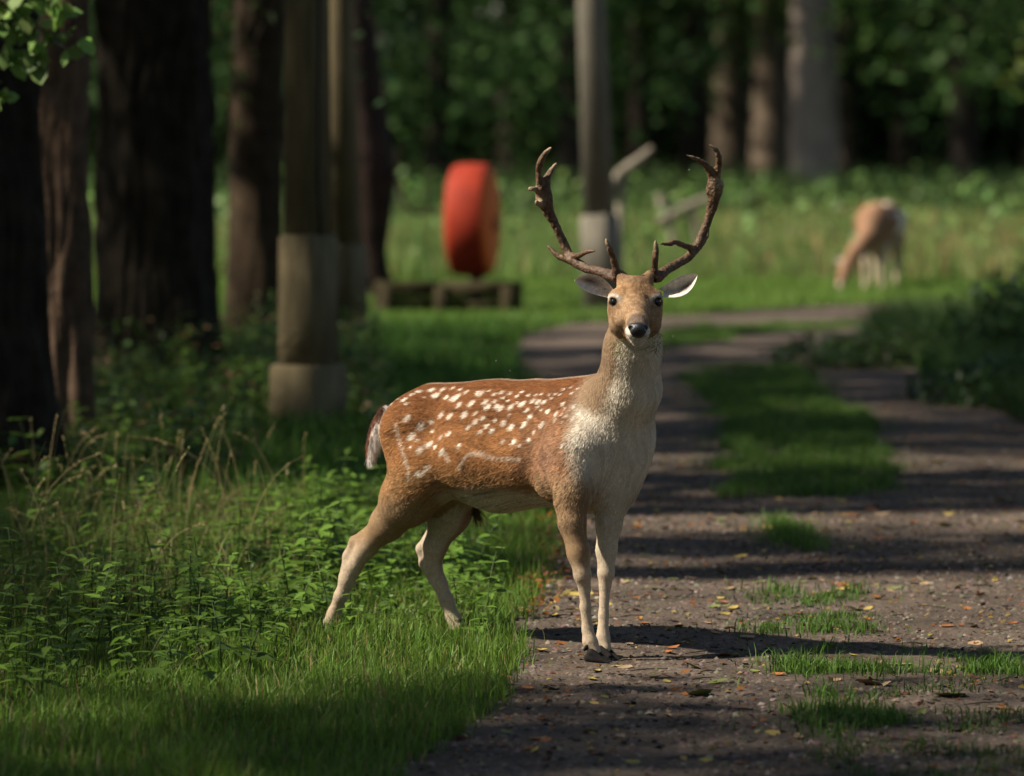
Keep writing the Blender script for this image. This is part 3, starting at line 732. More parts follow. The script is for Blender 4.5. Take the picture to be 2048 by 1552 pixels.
def hair_dir(P, Nn):
    d = P - BB; u = d @ BF; w = P[:, 2] - DZ
    D = -BF[None] * .9 + np.array([0, 0, -.45])[None] + 0 * P
    D = D + np.array([0, 0, -1.2]) * (sstep(.46, .36, w) + sstep(.36, .46, u) * sstep(1.0, .9, w) * 1.2)[:, None]
    hd = sstep(.98, 1.02, w - .3 * (P[:, 1] - 15.8)) * sstep(16.02, 15.9, P[:, 1])
    away = P - NOSE; away /= np.linalg.norm(away, axis=1, keepdims=True) + 1e-6
    D = D * (1 - hd[:, None]) + away * hd[:, None] * 1.5
    return D, hd
def fur_mesh(P, Nn, D, length, width, cols, lift=.28, amp=1.0):
    n = len(P)
    D0 = D - (D * Nn).sum(1, keepdims=True) * Nn; D0 /= np.linalg.norm(D0, axis=1, keepdims=True) + 1e-9
    D = D + rng.normal(0, .16, (n, 3)); D -= (D * Nn).sum(1, keepdims=True) * Nn
    D /= np.linalg.norm(D, axis=1, keepdims=True) + 1e-9
    S = np.cross(D, Nn)
    S0 = np.cross(D0, Nn)
    l = length[:, None]; wd_ = width[:, None]
    b0 = P - S * wd_ * .5 - Nn * .001; b1 = P + S * wd_ * .5 - Nn * .001
    mid = P + D * l * .55 + Nn * l * lift * .6
    m0 = mid - S * wd_ * .36; m1 = mid + S * wd_ * .36
    tip = P + D * l + Nn * l * lift * (.75 + .3 * rng.random((n, 1)))
    V = np.stack([b0, b1, m1, m0, tip], 1).reshape(-1, 3)
    o = np.arange(n)[:, None] * 5
    Fq = o + np.array([[0, 1, 2, 3]]); Ft = o + np.array([[3, 2, 4]])
    a1 = ((P - BB) * S0).sum(1); a2 = ((P - BB) * D0).sum(1)
    st = vnoise(a1 * 170, a2 * 24, 5) * .6 + vnoise(a1 * 60, a2 * 12, 6) * .4
    br = np.clip(1 + (rng.normal(0, .13, (n, 1)) + (st[:, None] - .5) * 1.7) * np.reshape(amp, (-1, 1)), .3, 2.0)
    cc = cols * br
    C = np.stack([cc * .72, cc * .72, cc, cc, np.clip(cc * 1.12, 0, .9)], 1).reshape(-1, 3)
    nn = Nn + .35 * S * rng.normal(0, 1, (n, 1)) + .25 * D * rng.normal(0, 1, (n, 1))
    nn /= np.linalg.norm(nn, axis=1, keepdims=True)
    return V, [Fq, Ft], np.clip(C, .003, .9), np.repeat(nn, 5, 0)

def antler(name, chains, palms, tips, parent):
    allp = np.array([p for ch in chains for p, r in ch])
    f = Field(allp.min(0) - .04, allp.max(0) + .04, 0.0033)
    for ch in chains:
        pts = smooth_path([np.append(p, r) for p, r in ch], max(4, 5 * (len(ch) - 1) + 1))
        f.chain([(p[:3], max(p[3], .0016)) for p in pts], .006)
    for a, b, ra, rb in palms:
        f.seg(a, b, ra, rb, .012, S=(1, .42, 1))
    V, Q = f.mesh(1)
    V = V + vert_normals(V, Q) * ((fbm(V[:, 0] * 130 + V[:, 1] * 50, V[:, 2] * 45, 13) - .5) * .0055)[:, None]
    dt = np.min([np.linalg.norm(V - t, axis=1) for t in tips], axis=0)
    c = np.tile(np.array([.085, .045, .022]), (len(V), 1))
    c = mixc(c, (.17, .10, .05), fbm(V[:, 0] * 60, V[:, 2] * 60, 3) * .8)
    c = mixc(c, (.34, .24, .14), sstep(.045, .005, dt) * .85)
    c = mixc(c, (.06, .03, .017), sstep(1.32, 1.26, V[:, 2]) * .6)
    return build(name, V, Q, M_ANTLER, parent, c)

def ear_mesh(base, tip, inner, wid, cup):
    """leaf-shaped cupped ear; inner = direction the hollow faces"""
    base = np.array(base); tip = np.array(tip); ax = tip - base; ln = np.linalg.norm(ax); ax = ax / ln
    inner = np.array(inner, float); inner -= ax * inner.dot(ax); inner /= np.linalg.norm(inner)
    sd = np.cross(ax, inner)
    ns, ntt = 22, 15
    V = []; C = []
    for side in (0, 1):
        for i in range(ns):
            s = i / (ns - 1)
            wpr = wid * (math.sin(math.pi * min(1, (s * .80 + .20)) ** 1.25) ** .8 if s < 1 else 0) 
            wpr = max(wpr, .001 if s > .9 else .008)
            for j in range(ntt):
                t = j / (ntt - 1) * 2 - 1
                p = base + ax * (s * ln + .012 * (1 - t * t) * (1 - s)) + sd * t * wpr * (1 - .25 * (1 - s)) - inner * cup * (1 - t * t) * (1 - .5 * s) * min(1, wpr / wid + .2)
                p = p + sd * .010 * math.sin(s * math.pi)
                if side: p = p - inner * .004 * (1 - abs(t) ** 4) - inner * .0006
                V.append(p)
                if side: cc = np.array([.34, .2, .1])
                else:
                    e = abs(t)
                    dk = math.exp(-((t - .25) / .38) ** 2) * math.exp(-((s - .58) / .30) ** 2)
                    cc = np.array([.72, .64, .54]) * (1 - dk) + np.array([.17, .11, .08]) * dk
                    cc = cc * (1 - .55 * max(0, math.sin(s * 40 + t * 9)) * .5 * (s < .7))
                    if e > .86 or s > .96: cc = np.array([.66, .60, .52])
                C.append(cc)
    V = np.array(V); C = np.array(C); m = ns * ntt; Q = []
    for i in range(ns - 1):
        for j in range(ntt - 1):
            a = i * ntt + j
            Q.append((a, a + 1, a + ntt + 1, a + ntt)); Q.append((m + a, m + a + ntt, m + a + ntt + 1, m + a + 1))
    for i in range(ns - 1):
        for j in (0, ntt - 1):
            a = i * ntt + j
            Q.append((a, a + ntt, m + a + ntt, m + a) if j == 0 else (a, m + a, m + a + ntt, a + ntt))
    for j in range(ntt - 1):
        a = (ns - 1) * ntt + j
        Q.append((a, a + 1, m + a + 1, m + a))
    return V, np.array(Q), C

def hoof(name, p, fwd, parent, size=1.0, dew=True):
    """cloven hoof standing on z=0 below pastern end p"""
    fwd = np.array([fwd[0], fwd[1], 0.]); fwd /= np.linalg.norm(fwd); sd = np.array([-fwd[1], fwd[0], 0])
    b = np.array([p[0], p[1], 0])
    f = Field(b - [.10, .10, .005], b + [.10, .10, .10], .0033)
    for s in (-1, 1):
        o = sd * .0105 * s * size
        f.seg(b + o - fwd * .016 + [0, 0, .014], b + o * 1.1 + fwd * .055 * size + [0, 0, .003], .017 * size, .0045 * size, .003)
        f.seg(b + o - fwd * .008 + [0, 0, .032], b + o * 1.05 + fwd * .036 * size + [0, 0, .010], .015 * size, .006 * size, .006)
        if dew: f.seg(b + o * 1.1 - fwd * .020 + [0, 0, .056], b + o * 1.2 - fwd * .032 + [0, 0, .040], .0075, .005, .004)
    zz = f.ax[2][None, None, :]
    f.D = np.maximum(f.D, -zz.astype(np.float32) + .0005)
    V, Q = f.mesh(0)
    return build(name, V, Q, M_HOOF, parent)
def sphere_mesh(name, c, r, mat, parent, S=(1, 1, 1), n=20):
    th = np.linspace(0, np.pi, n // 2 + 1)
    pts = [np.array([0, 0, np.cos(t)]) for t in th]
    V, Fs = tube([np.array(c) + np.array([0, 0, -math.cos(t) * r * S[2]]) for t in th[1:-1]], [math.sin(t) * r for t in th[1:-1]], n)
    return build(name, V, Fs, mat, parent)

def make_buck():
    root = empty('fallow_deer', (0.15, 16.3, 0))
    tag(root, 'spotted chestnut fallow buck with branched antlers standing on the path edge facing the viewer', 'deer')
    root_inv = Matrix.Translation(-Vector(root.location))
    V, Q = buck_field().mesh(1)
    Nn = vert_normals(V, Q)
    # flank spots from the photograph laid on the body surface
    px = project(V); vis = (Nn[:, 1] < -.02)
    idx = np.where(vis & (V[:, 2] > .46) & (V[:, 2] < .97))[0]
    S, SR = [], []
    ent = [tuple(map(float, t.split(','))) for t in SPOTS.split()]
    for ln, r in LINES:
        for p in smooth_path(np.array(ln, float), 26): ent.append((p[0], p[1], r))
    for x, y, r in ent:
        X, Y = z2p(x, y)
        d2 = ((px[idx] - [X, Y]) ** 2).sum(1); kk = np.argpartition(d2, 5)[:5]; ww = 1 / (d2[kk] + .5); pt = (V[idx[kk]] * ww[:, None]).sum(0) / ww.sum()
        dd = pt - BB; S.append([dd @ BF, dd @ BR, pt[2] - DZ]); SR.append(r / 3.15 / 607 * 1.12)
    SW = np.where(np.arange(len(S)) < len(ent) - 26 * len(LINES), np.random.default_rng(3).uniform(.55, 1.0, len(S)), .36)
    spots = (np.array(S), np.array(SR), SW)
    parts = []
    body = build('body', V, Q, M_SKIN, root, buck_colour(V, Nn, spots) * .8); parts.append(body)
    # coat
    n = 190000
    P, nn = surf_points(V, Q, Nn, n)
    ok = (np.linalg.norm(P - EYES[0], axis=1) > .0185) & (np.linalg.norm(P - EYES[1], axis=1) > .0185) & (P[:, 2] > .062)
    ok &= ~((P[:, 1] < 15.672) & (P[:, 2] < 1.03 + DZ) & (P[:, 2] > .999 + DZ) & (np.abs(P[:, 0] - HX) < .03))
    P, nn = P[ok], nn[ok]
    D, hd = hair_dir(P, nn)
    Dn = D / np.linalg.norm(D, axis=1, keepdims=True)
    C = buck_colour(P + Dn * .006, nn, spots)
    d = P - BB; u = d @ BF; w = P[:, 2] - DZ
    ln = np.full(len(P), .017)
    ln = np.where(w < .42, .0145 - .0100 * sstep(.44, .30, w), ln)
    ln = ln - .002 * sstep(.38, .46, u) * sstep(1.0, .9, w) * (w > .45)
    ln = ln * (1 - hd) + .0078 * hd
    ln = ln * rng.uniform(.65, 1.25, len(P))
    wdt = np.where(hd > .5, .0009, .0013) * rng.uniform(.7, 1.3, len(P))
    lift = np.full((len(P), 1), .22)
    fV, fF, fC, fN = fur_mesh(P, nn, D, ln, wdt, C, .13, 1 + .35 * hd - .5 * (1 - hd) * sstep(.36, .44, u + .35 * (w - .62)) * sstep(.3, .4, w))
    fur = build('fur', fV, fF, M_FUR, root, fC, True, fN); fur['kind'] = 'stuff'; parts.append(fur)
    # eyes
    for i, s in enumerate((-1, 1)):
        parts.append(sphere_mesh('eye', EYES[i] + [-.004 * s, .005, 0], .0135, M_EYE, root))
    # nose pad with nostrils
    f = Field(NOSE - [.06, .05, .05], NOSE + [.06, .06, .05], .002)
    f.seg(NOSE + [-.020, .010, .006], NOSE + [.020, .010, .006], .012, .012, .01)
    f.seg(NOSE + [0, .006, .004], NOSE + [0, .010, -.016], .016, .012, .01)
    f.seg(NOSE + [-.009, .010, -.016], NOSE + [.009, .010, -.016], .0105, .0105, .008)
    f.seg(NOSE + [-.012, .006, -.004], NOSE + [.012, .006, -.004], .014, .014, .01)
    for s in (-1, 1):
        f.seg(NOSE + [.024 * s, -.006, .008], NOSE + [.030 * s, .006, -.004], .0068, .005, .004, cut=True)
    nV, nQ = f.mesh(1)
    parts.append(build('nose', nV, nQ, M_NOSE, root))
    # ears
    for s, (b, t, inn, wv) in ((-1, ((1227, 590), (1149, 560), (.12, -1, .05), .035)), (1, ((1319, 587), (1395, 549), (-.12, -1, .1), .035))):
        eV, eQ, eC = ear_mesh(at(*b, 15.86), at(*t, 15.84), inn, wv, .026)
        parts.append(build('ear', eV, eQ, M_SKIN, root, eC))
        # pale hairs inside the ear
        gi, gj = np.divmod(np.arange(len(eV) // 2), 15); k = rng.choice(np.where((gi < 16) & (gj > 2) & (gj < 12))[0], 500)
        eN = np.tile(np.array([0, -1, 0.]), (500, 1)); ax = at(*t, 15.84) - at(*b, 15.86)
        hV, hF, hC, hN = fur_mesh(eV[k], eN, np.tile(ax / np.linalg.norm(ax), (500, 1)) + rng.normal(0, .35, (500, 3)), rng.uniform(.005, .011, 500), np.full(500, .0011), eC[k] * 1.0, .3)
        parts.append(build('ear_hair', hV, hF, M_FUR, parts[-1], hC, True, hN)); parts[-1]['kind'] = 'stuff'
    # antlers: (px, py, depth) along every tine
    def A(pts, rs): return [(at(p[0], p[1], p[2]), r) for p, r in zip(pts, rs)]
    yb = 15.885
    Lc = [A([(1232, 556, yb), (1205, 544.6, 15.93), (1172, 536, 15.99), (1149, 523, 16.03), (1135, 505, 16.06), (1122, 474, 16.06), (1108, 445, 16.05), (1097, 424, 16.04), (1091, 399, 16.03), (1087, 377, 16.02)], [.016, .0145, .0135, .014, .014, .0125, .0125, .013, .013, .012]),
          A([(1234.6, 554, yb), (1226, 515, 15.86), (1218, 495, 15.84), (1211.4, 477, 15.83)], [.0125, .0095, .007, .002]),
          A([(1150, 524, 16.03), (1131, 518, 16.04), (1113, 509, 16.05), (1095, 491, 16.06)], [.012, .009, .0075, .002]),
          A([(1143, 512, 16.05), (1157, 511, 16.0), (1172, 504, 15.96), (1191.6, 501.6, 15.93)], [.011, .008, .006, .002]),
          A([(1083, 380, 16.02), (1077, 346, 16.0), (1082, 322, 15.98), (1091, 306, 15.97), (1104, 294, 15.96)], [.012, .009, .0085, .006, .0015]),
          A([(1090, 372, 16.02), (1096, 352, 16.02), (1104, 338, 16.02), (1114, 324.6, 16.02)], [.013, .009, .006, .0015]),
          A([(1078, 382, 16.02), (1066, 377, 16.0), (1058, 378.6, 16.0)], [.009, .005, .003]),
          A([(1088, 410, 16.03), (1077, 408, 16.01), (1073, 403, 16.0)], [.012, .006, .003])]
    Lp = [(at(1097, 424, 16.04), at(1088, 395, 16.03), .012, .021), (at(1088, 395, 16.03), at(1086, 374, 16.02), .021, .019)]
    Rc = [A([(1313, 556, yb), (1322, 548, 15.90), (1344, 533, 15.96), (1371, 518, 16.02), (1389, 500, 16.05), (1403, 474, 16.06), (1415, 444, 16.06), (1424, 414, 16.05), (1429, 384, 16.03), (1428, 350, 16.02)], [.016, .015, .0135, .013, .013, .0125, .0125, .0125, .014, .013]),
          A([(1308, 554, yb), (1310, 515, 15.86), (1312, 498, 15.85), (1310.8, 482, 15.84)], [.0125, .0095, .007, .002]),
          A([(1389, 498, 16.05), (1365, 490, 16.0), (1350, 484, 15.96), (1338, 488, 15.94), (1320.5, 487, 15.92)], [.011, .008, .007, .006, .002]),
          A([(1392, 500, 16.06), (1407, 483, 16.09), (1414, 470, 16.11), (1418, 456, 16.12)], [.011, .007, .005, .0015]),
          A([(1430, 352, 16.02), (1437, 331, 16.0), (1438, 313, 15.98), (1430, 298, 15.97), (1418, 289, 15.96)], [.012, .009, .007, .005, .0015]),
          A([(1425, 348, 16.02), (1412, 331, 16.0), (1395, 319, 15.98), (1372, 310, 15.96)], [.013, .009, .0065, .0015]),
          A([(1433, 375, 16.03), (1440, 369, 16.02), (1443, 366, 16.02)], [.009, .006, .004])]
    Rp = [(at(1424, 410, 16.05), at(1429, 378, 16.03), .012, .020), (at(1429, 378, 16.03), at(1428, 348, 16.02), .020, .018)]
    parts.append(antler('antler', Lc, Lp, [at(1104, 294, 15.96), at(1114, 325, 16.02), at(1211, 477, 15.83), at(1058, 378, 16.), at(1073, 403, 16.)], root))
    parts.append(antler('antler', Rc, Rp, [at(1418, 289, 15.96), at(1372, 310, 15.96), at(1311, 482, 15.84), at(1443, 366, 16.02)], root))
    # hooves
    for p, fw, dew in ((at(1190, 1311, 15.95), (.90, -.45), True), (at(1211, 1306, 16.035), (.78, -.62), False), (at(664, 1262, 16.79), BF[:2], True), (at(932, 1270, 16.66), BF[:2], True)):
        parts.append(hoof('hoof', p, fw, root, .98, dew))
    # tail: white underside, dark upper edge
    tp = smooth_path(np.array([at(775, 822, 16.66), at(757, 842, 16.70), at(747, 880, 16.70), at(742, 915, 16.68)]), 14)
    tr = np.interp(np.linspace(0, 1, 14), [0, .3, .7, 1], [.022, .021, .024, .006])
    tV, tF = tube(tp, tr, 14)
    lr = (tV[:, 0] - np.interp(-tV[:, 2], -tp[:, 2], tp[:, 0]))
    def tailc(p): 
        l = p[:, 0] - np.interp(-p[:, 2], -tp[:, 2], tp[:, 0])
        c = mixc(np.tile(np.array([.75, .66, .60]), (len(p), 1)), (.20, .075, .03), sstep(-.007, -.014, l + .006 * sstep(.63, .57, p[:, 2])))
        return mixc(c, (.03, .02, .02), sstep(-.016, -.020, l) * .8)
    tail = build('tail', tV, tF, M_SKIN, root, tailc(tV)); parts.append(tail)
    k = rng.choice(14 * 14, 2600); P = tV[k] + rng.normal(0, .002, (2600, 3))
    cen = np.stack([np.interp(-P[:, 2], -tp[:, 2], tp[:, i]) for i in range(3)], 1); nn = P - cen; nn /= np.linalg.norm(nn, axis=1, keepdims=True) + 1e-6
    hV, hF, hC, hN = fur_mesh(P, nn, np.tile(np.array([-.08, 0, -1.]), (2600, 1)), rng.uniform(.02, .045, 2600), np.full(2600, .0014), tailc(P), .12)
    th = build('tail_hair', hV, hF, M_FUR, tail, hC, True, hN); th['kind'] = 'stuff'; parts.append(th)
    # sheath tuft under the belly
    k = 160; b = at(950, 1018, 16.5)
    P = b + rng.normal(0, 1, (k, 3)) * [.005, .006, .008]
    nn = rng.normal(0, 1, (k, 3)); nn /= np.linalg.norm(nn, axis=1, keepdims=True)
    hV, hF, hC, hN = fur_mesh(P, nn, np.tile(np.array([.22, 0, -1.]), (k, 1)), rng.uniform(.04, .085, k), np.full(k, .0022), jitter((.10, .05, .025), k), .1)
    tf = build('sheath_tuft', hV, hF, M_FUR, root, hC, True, hN); tf['kind'] = 'stuff'; parts.append(tf)
    for o in parts:
        if o.parent is root: o.matrix_parent_inverse = root_inv
    return root
buck = make_buck()

# grass hanging from the buck's mouth
def mouth_grass():
    pts = []
    n = 150
    side = rng.random(n) < .5
    px = np.where(side, rng.normal(1240, 9, n), rng.normal(1308, 11, n)); py = np.where(side, rng.uniform(676, 704, n), rng.uniform(662, 700, n))
    P = np.stack([at(a, b, 15.79 + .05 * rng.random()) for a, b in zip(px, py)]) 
    P[:, 1] -= .06
    T = np.array([[0, -.03, 0], [0, .03, 0], [.5, .025, .05], [.5, -.025, .05], [1, 0, -.05]])
    d = np.stack([rng.normal(0, .6, n), rng.normal(0, .3, n) , rng.normal(-.5, .5, n)], 1)
    V, Fs, C = scatter(T, [np.array([[0, 1, 2, 3]]), np.array([[3, 2, 4]])], P, frames(d), rng.uniform(.014, .034, n), jitter((.16, .17, .045), n, .35))
    o = build('grass_wisps', V, Fs, M_GRASS, None, C)
    tag(o, 'chewed green grass bits clinging under the chin of the antlered buck', 'grass', kind='stuff')
mouth_grass()

# ------------------------------------------------------------------ stepped posts
def square_ring(half, ch, z):
    h, c = half, half - ch
    return [(c, -h, z), (h, -c, z), (h, c, z), (c, h, z), (-c, h, z), (-h, c, z), (-h, -c, z), (-c, -h, z)]
def prism(rings):
    V = np.array([p for r in rings for p in r], float); n = 8; m = len(rings)
    Q = [(i * n + j, i * n + (j + 1) % n, (i + 1) * n + (j + 1) % n, (i + 1) * n + j) for i in range(m - 1) for j in range(n)]
    return V, [np.array(Q), np.array([list(range(n))[::-1], [(m - 1) * n + k for k in range(n)]])]
def stepped_post(label, base, s, z1, z2, htop, rz, mat, lean=(0, 0), cable=True, shaft=(.52, .38)):
    """square plinth, narrower pedestal, tapering chamfered shaft; s = plinth half width"""
    root = empty('stepped_post', (base[0], base[1], 0), rz); tag(root, label, 'post', 'tall stepped posts along the path')
    root.rotation_euler = (lean[1], lean[0], rz)
    b = .012
    V, Fs = prism([square_ring(s * 1.02, .012, -.2), square_ring(s, .012, z1 - b), square_ring(s - b, .012, z1)])
    build('plinth', V, Fs, mat, root, smooth=False)
    s2 = s * .80
    V, Fs = prism([square_ring(s2 * 1.03, .02, z1 - .01), square_ring(s2, .02, z2 - .02), square_ring(s2 - .018, .02, z2)])
    build('pedestal', V, Fs, mat, root, smooth=False)
    sh0, sh1 = s * shaft[0] / .46 * .62, s * shaft[1] / .46 * .62
    V, Fs = prism([square_ring(sh0, sh0 * .32, z2 - .01), square_ring((sh0 + sh1) / 2, sh0 * .30, (z2 + htop) / 2), square_ring(sh1, sh1 * .32, htop)])
    build('shaft', V, Fs, mat, root, smooth=False)
    V, Fs = prism([square_ring(sh1 * 1.25, .01, htop - .01), square_ring(sh1 * 1.25, .01, htop + .05), square_ring(sh1 * .3, .005, htop + .16)])
    build('cap', V, Fs, mat, root, smooth=False)
    if cable:
        zz = np.linspace(z2 + .0, htop - .1, 24)
        r = np.interp(zz, [z2, htop], [sh0, sh1])
        pts = np.stack([r * 1.005, -r * .35 + .012 * np.sin(zz * 3.1), zz], 1)
        V, Fs = tube(pts, np.full(24, .012), 6)
        build('cable', V, Fs, M_DARK, root)
    return root
stepped_post('tall weathered post with stepped square base and dark cable among the brambles', gnd(617, 868), .150, .37, 1.06, 5.0, math.radians(-35), M_POST)
stepped_post('narrow weathered post half hidden behind the post with the dark cable', gnd(700, 702), .130, .22, .74, 5.0, math.radians(-30), M_POST, lean=(-.035, 0), cable=False)
stepped_post('pale grey tapered post standing behind the antlers of the buck', gnd(1206, 630), .15, .05, .80, 5.0, math.radians(-28), M_POSTF, lean=(-.045, 0), cable=False)

# ------------------------------------------------------------------ lifebuoy housing
def lifebuoy():
    Y = 40.0; c = at(945, 440, Y); x0 = c[0] + .12; zc = c[2]
    root = empty('lifebuoy_housing', (x0, Y, 0), math.radians(80)); tag(root, 'rounded red and orange lifebuoy housing on a short dark post', 'lifebuoy housing')
    # shells are flattened discs, axis = local Y; front (orange) faces local -Y
    def disc(prof, n=40, sz=1.12):
        a = np.linspace(0, 2 * np.pi, n, endpoint=False); V = []
        for y, r in prof:
            for t in a: V.append((r * math.cos(t), y, zc + sz * r * math.sin(t)))
        m = len(prof)
        Q = [(i * n + j, i * n + (j + 1) % n, (i + 1) * n + (j + 1) % n, (i + 1) * n + j) for i in range(m - 1) for j in range(n)]
        return np.array(V), [np.array(Q)]
    R = .405
    V, Fs = disc([(-.004, .001), (-.004, R - .03), (-.002, R - .008), (.015, R), (.13, R + .003), (.235, R - .003), (.275, R - .02), (.295, R - .06), (.303, R - .13), (.305, .001)])
    build('back_shell', V, Fs, M_RED, root)
    V, Fs = disc([(.0, .001), (.0, R - .03), (-.02, R - .03), (-.038, R - .045), (-.05, R - .08), (-.058, R - .16), (-.06, .001)])
    build('front_cover', V, Fs, M_ORANGE, root)
    V, Fs = disc([(-.008, R - .045), (-.008, R - .012), (.004, R - .004), (.004, R - .045)])
    build('rim', V, Fs, M_RED, root)
    V, Fs = tube(np.array([[0, .09, -.2], [0, .09, zc - .2], [0, .09, zc + .1]]), [.055, .052, .05], 14)
    build('post', V, Fs, M_DARK, root)
    for s in (-.12, .12):
        V, Fs = tube(np.array([[s, -.05, zc + .02], [s, -.085, zc + .02], [s, -.085, zc - .08], [s, -.05, zc - .08]]), [.009] * 4, 6)
        build('handle', V, Fs, M_DARK, root)
lifebuoy()

# ------------------------------------------------------------------ low timber edging beside the lifebuoy
def box(lo, hi):
    x0, y0, z0 = lo; x1, y1, z1 = hi
    V = np.array([(x0, y0, z0), (x1, y0, z0), (x1, y1, z0), (x0, y1, z0), (x0, y0, z1), (x1, y0, z1), (x1, y1, z1), (x0, y1, z1)], float)
    return V, [np.array([(0, 3, 2, 1), (4, 5, 6, 7), (0, 1, 5, 4), (1, 2, 6, 5), (2, 3, 7, 6), (3, 0, 4, 7)])]
def timber():
    p0 = at(748, 560, 39.4); p1 = at(1046, 560, 39.4)
    root = empty('timber_edging', ((p0[0] + p1[0]) / 2, 39.4, 0)); tag(root, 'low mossy timber edging on squat posts under the lifebuoy housing', 'timber edging')
    h = (p1[0] - p0[0]) / 2
    for z0, z1, d in ((.155, .275, .0), (.02, .145, .008)):
        for a, b in ((-h, -.06), (-.05, h)):
            V, Fs = box((a, -.05 + d, z0), (b, .06, z1)); build('plank', V, Fs, M_TIMBER, root, smooth=False)
    for x in (-h + .1, -.055, h - .12):
        V, Fs = box((x - .055, -.10, -.1), (x + .055, -.04, .24)); build('squat_post', V, Fs, M_TIMBER, root, smooth=False)
timber()

# ------------------------------------------------------------------ dead trunk and fallen branches
def limb(name, label, pts, rad, mat=M_DEADWOOD, cat='branch', twigs=()):
    pts = np.array(pts); b = pts[np.argmin(pts[:, 2])]
    root = empty(name, (b[0], b[1], 0)); tag(root, label, cat)
    off = np.array([b[0], b[1], 0])
    k = 6 * len(pts); pr = smooth_path(np.column_stack([pts, rad]), k)
    V, Fs = tube(pr[:, :3] - off, np.maximum(pr[:, 3], .004), 12, .2, 4)
    build('stem', V, Fs, mat, root)
    for tw, tr in twigs:
        tw = np.array(tw); pr = smooth_path(np.column_stack([tw, tr]), 6 * len(tw))
        V, Fs = tube(pr[:, :3] - off, np.maximum(pr[:, 3], .003), 8, .2, 9)
        build('side_branch', V, Fs, mat, root)
    return root
M_DARKWOOD = mat_flat('dark_rotting_bark', (.055, .034, .026), .95, .1, noise=(5, (.02, .014, .011)), bump=(18, .8, .03))
y = 42.0
limb('dead_tree', 'dark leaning dead trunk with bare curling branches beside the lifebuoy housing',
     [at(758, 606, y), at(752, 560, y), at(745, 500, y), at(742, 420, y), at(735, 330, y), at(722, 200, y), at(712, 60, y), at(700, -120, y)], [.17, .13, .13, .19, .23, .20, .17, .08], M_DARKWOOD, 'dead tree',
     [([at(770, 350, y - .1), at(795, 365, y - .15), at(806, 400, y - .2), at(832, 425, y - .2), at(900, 415, y - .2)], [.03, .022, .02, .016, .008]),
      ([at(770, 380, y - .1), at(790, 330, y - .15), at(800, 290, y - .2)], [.03, .015, .005]),
      ([at(715, 560, y - .1), at(725, 530, y - .2), at(732, 505, y - .25)], [.03, .025, .01])])
limb('dead_branch', 'pale dead branch slanting up behind the grey tapered post', [at(1215, 385, 43.5), at(1245, 345, 43.5), at(1275, 322, 43.5), at(1305, 296, 43.5)], [.055, .05, .045, .03], twigs=[([at(1245, 345, 43.5), at(1240, 420, 43.5), at(1238, 560, 43.4)], [.04, .035, .03])])
limb('fallen_branch', 'bleached fallen branch leaning in the tall grass before the dark trunk', [at(1318, 446, 50), at(1350, 428, 50), at(1385, 410, 50), at(1425, 394, 50)], [.05, .055, .05, .04],
     twigs=[([at(1318, 388, 50), at(1326, 415, 50), at(1340, 445, 50), at(1350, 505, 50)], [.03, .045, .04, .03]), ([at(1380, 412, 50), at(1392, 450, 50), at(1398, 510, 50)], [.04, .035, .03])])

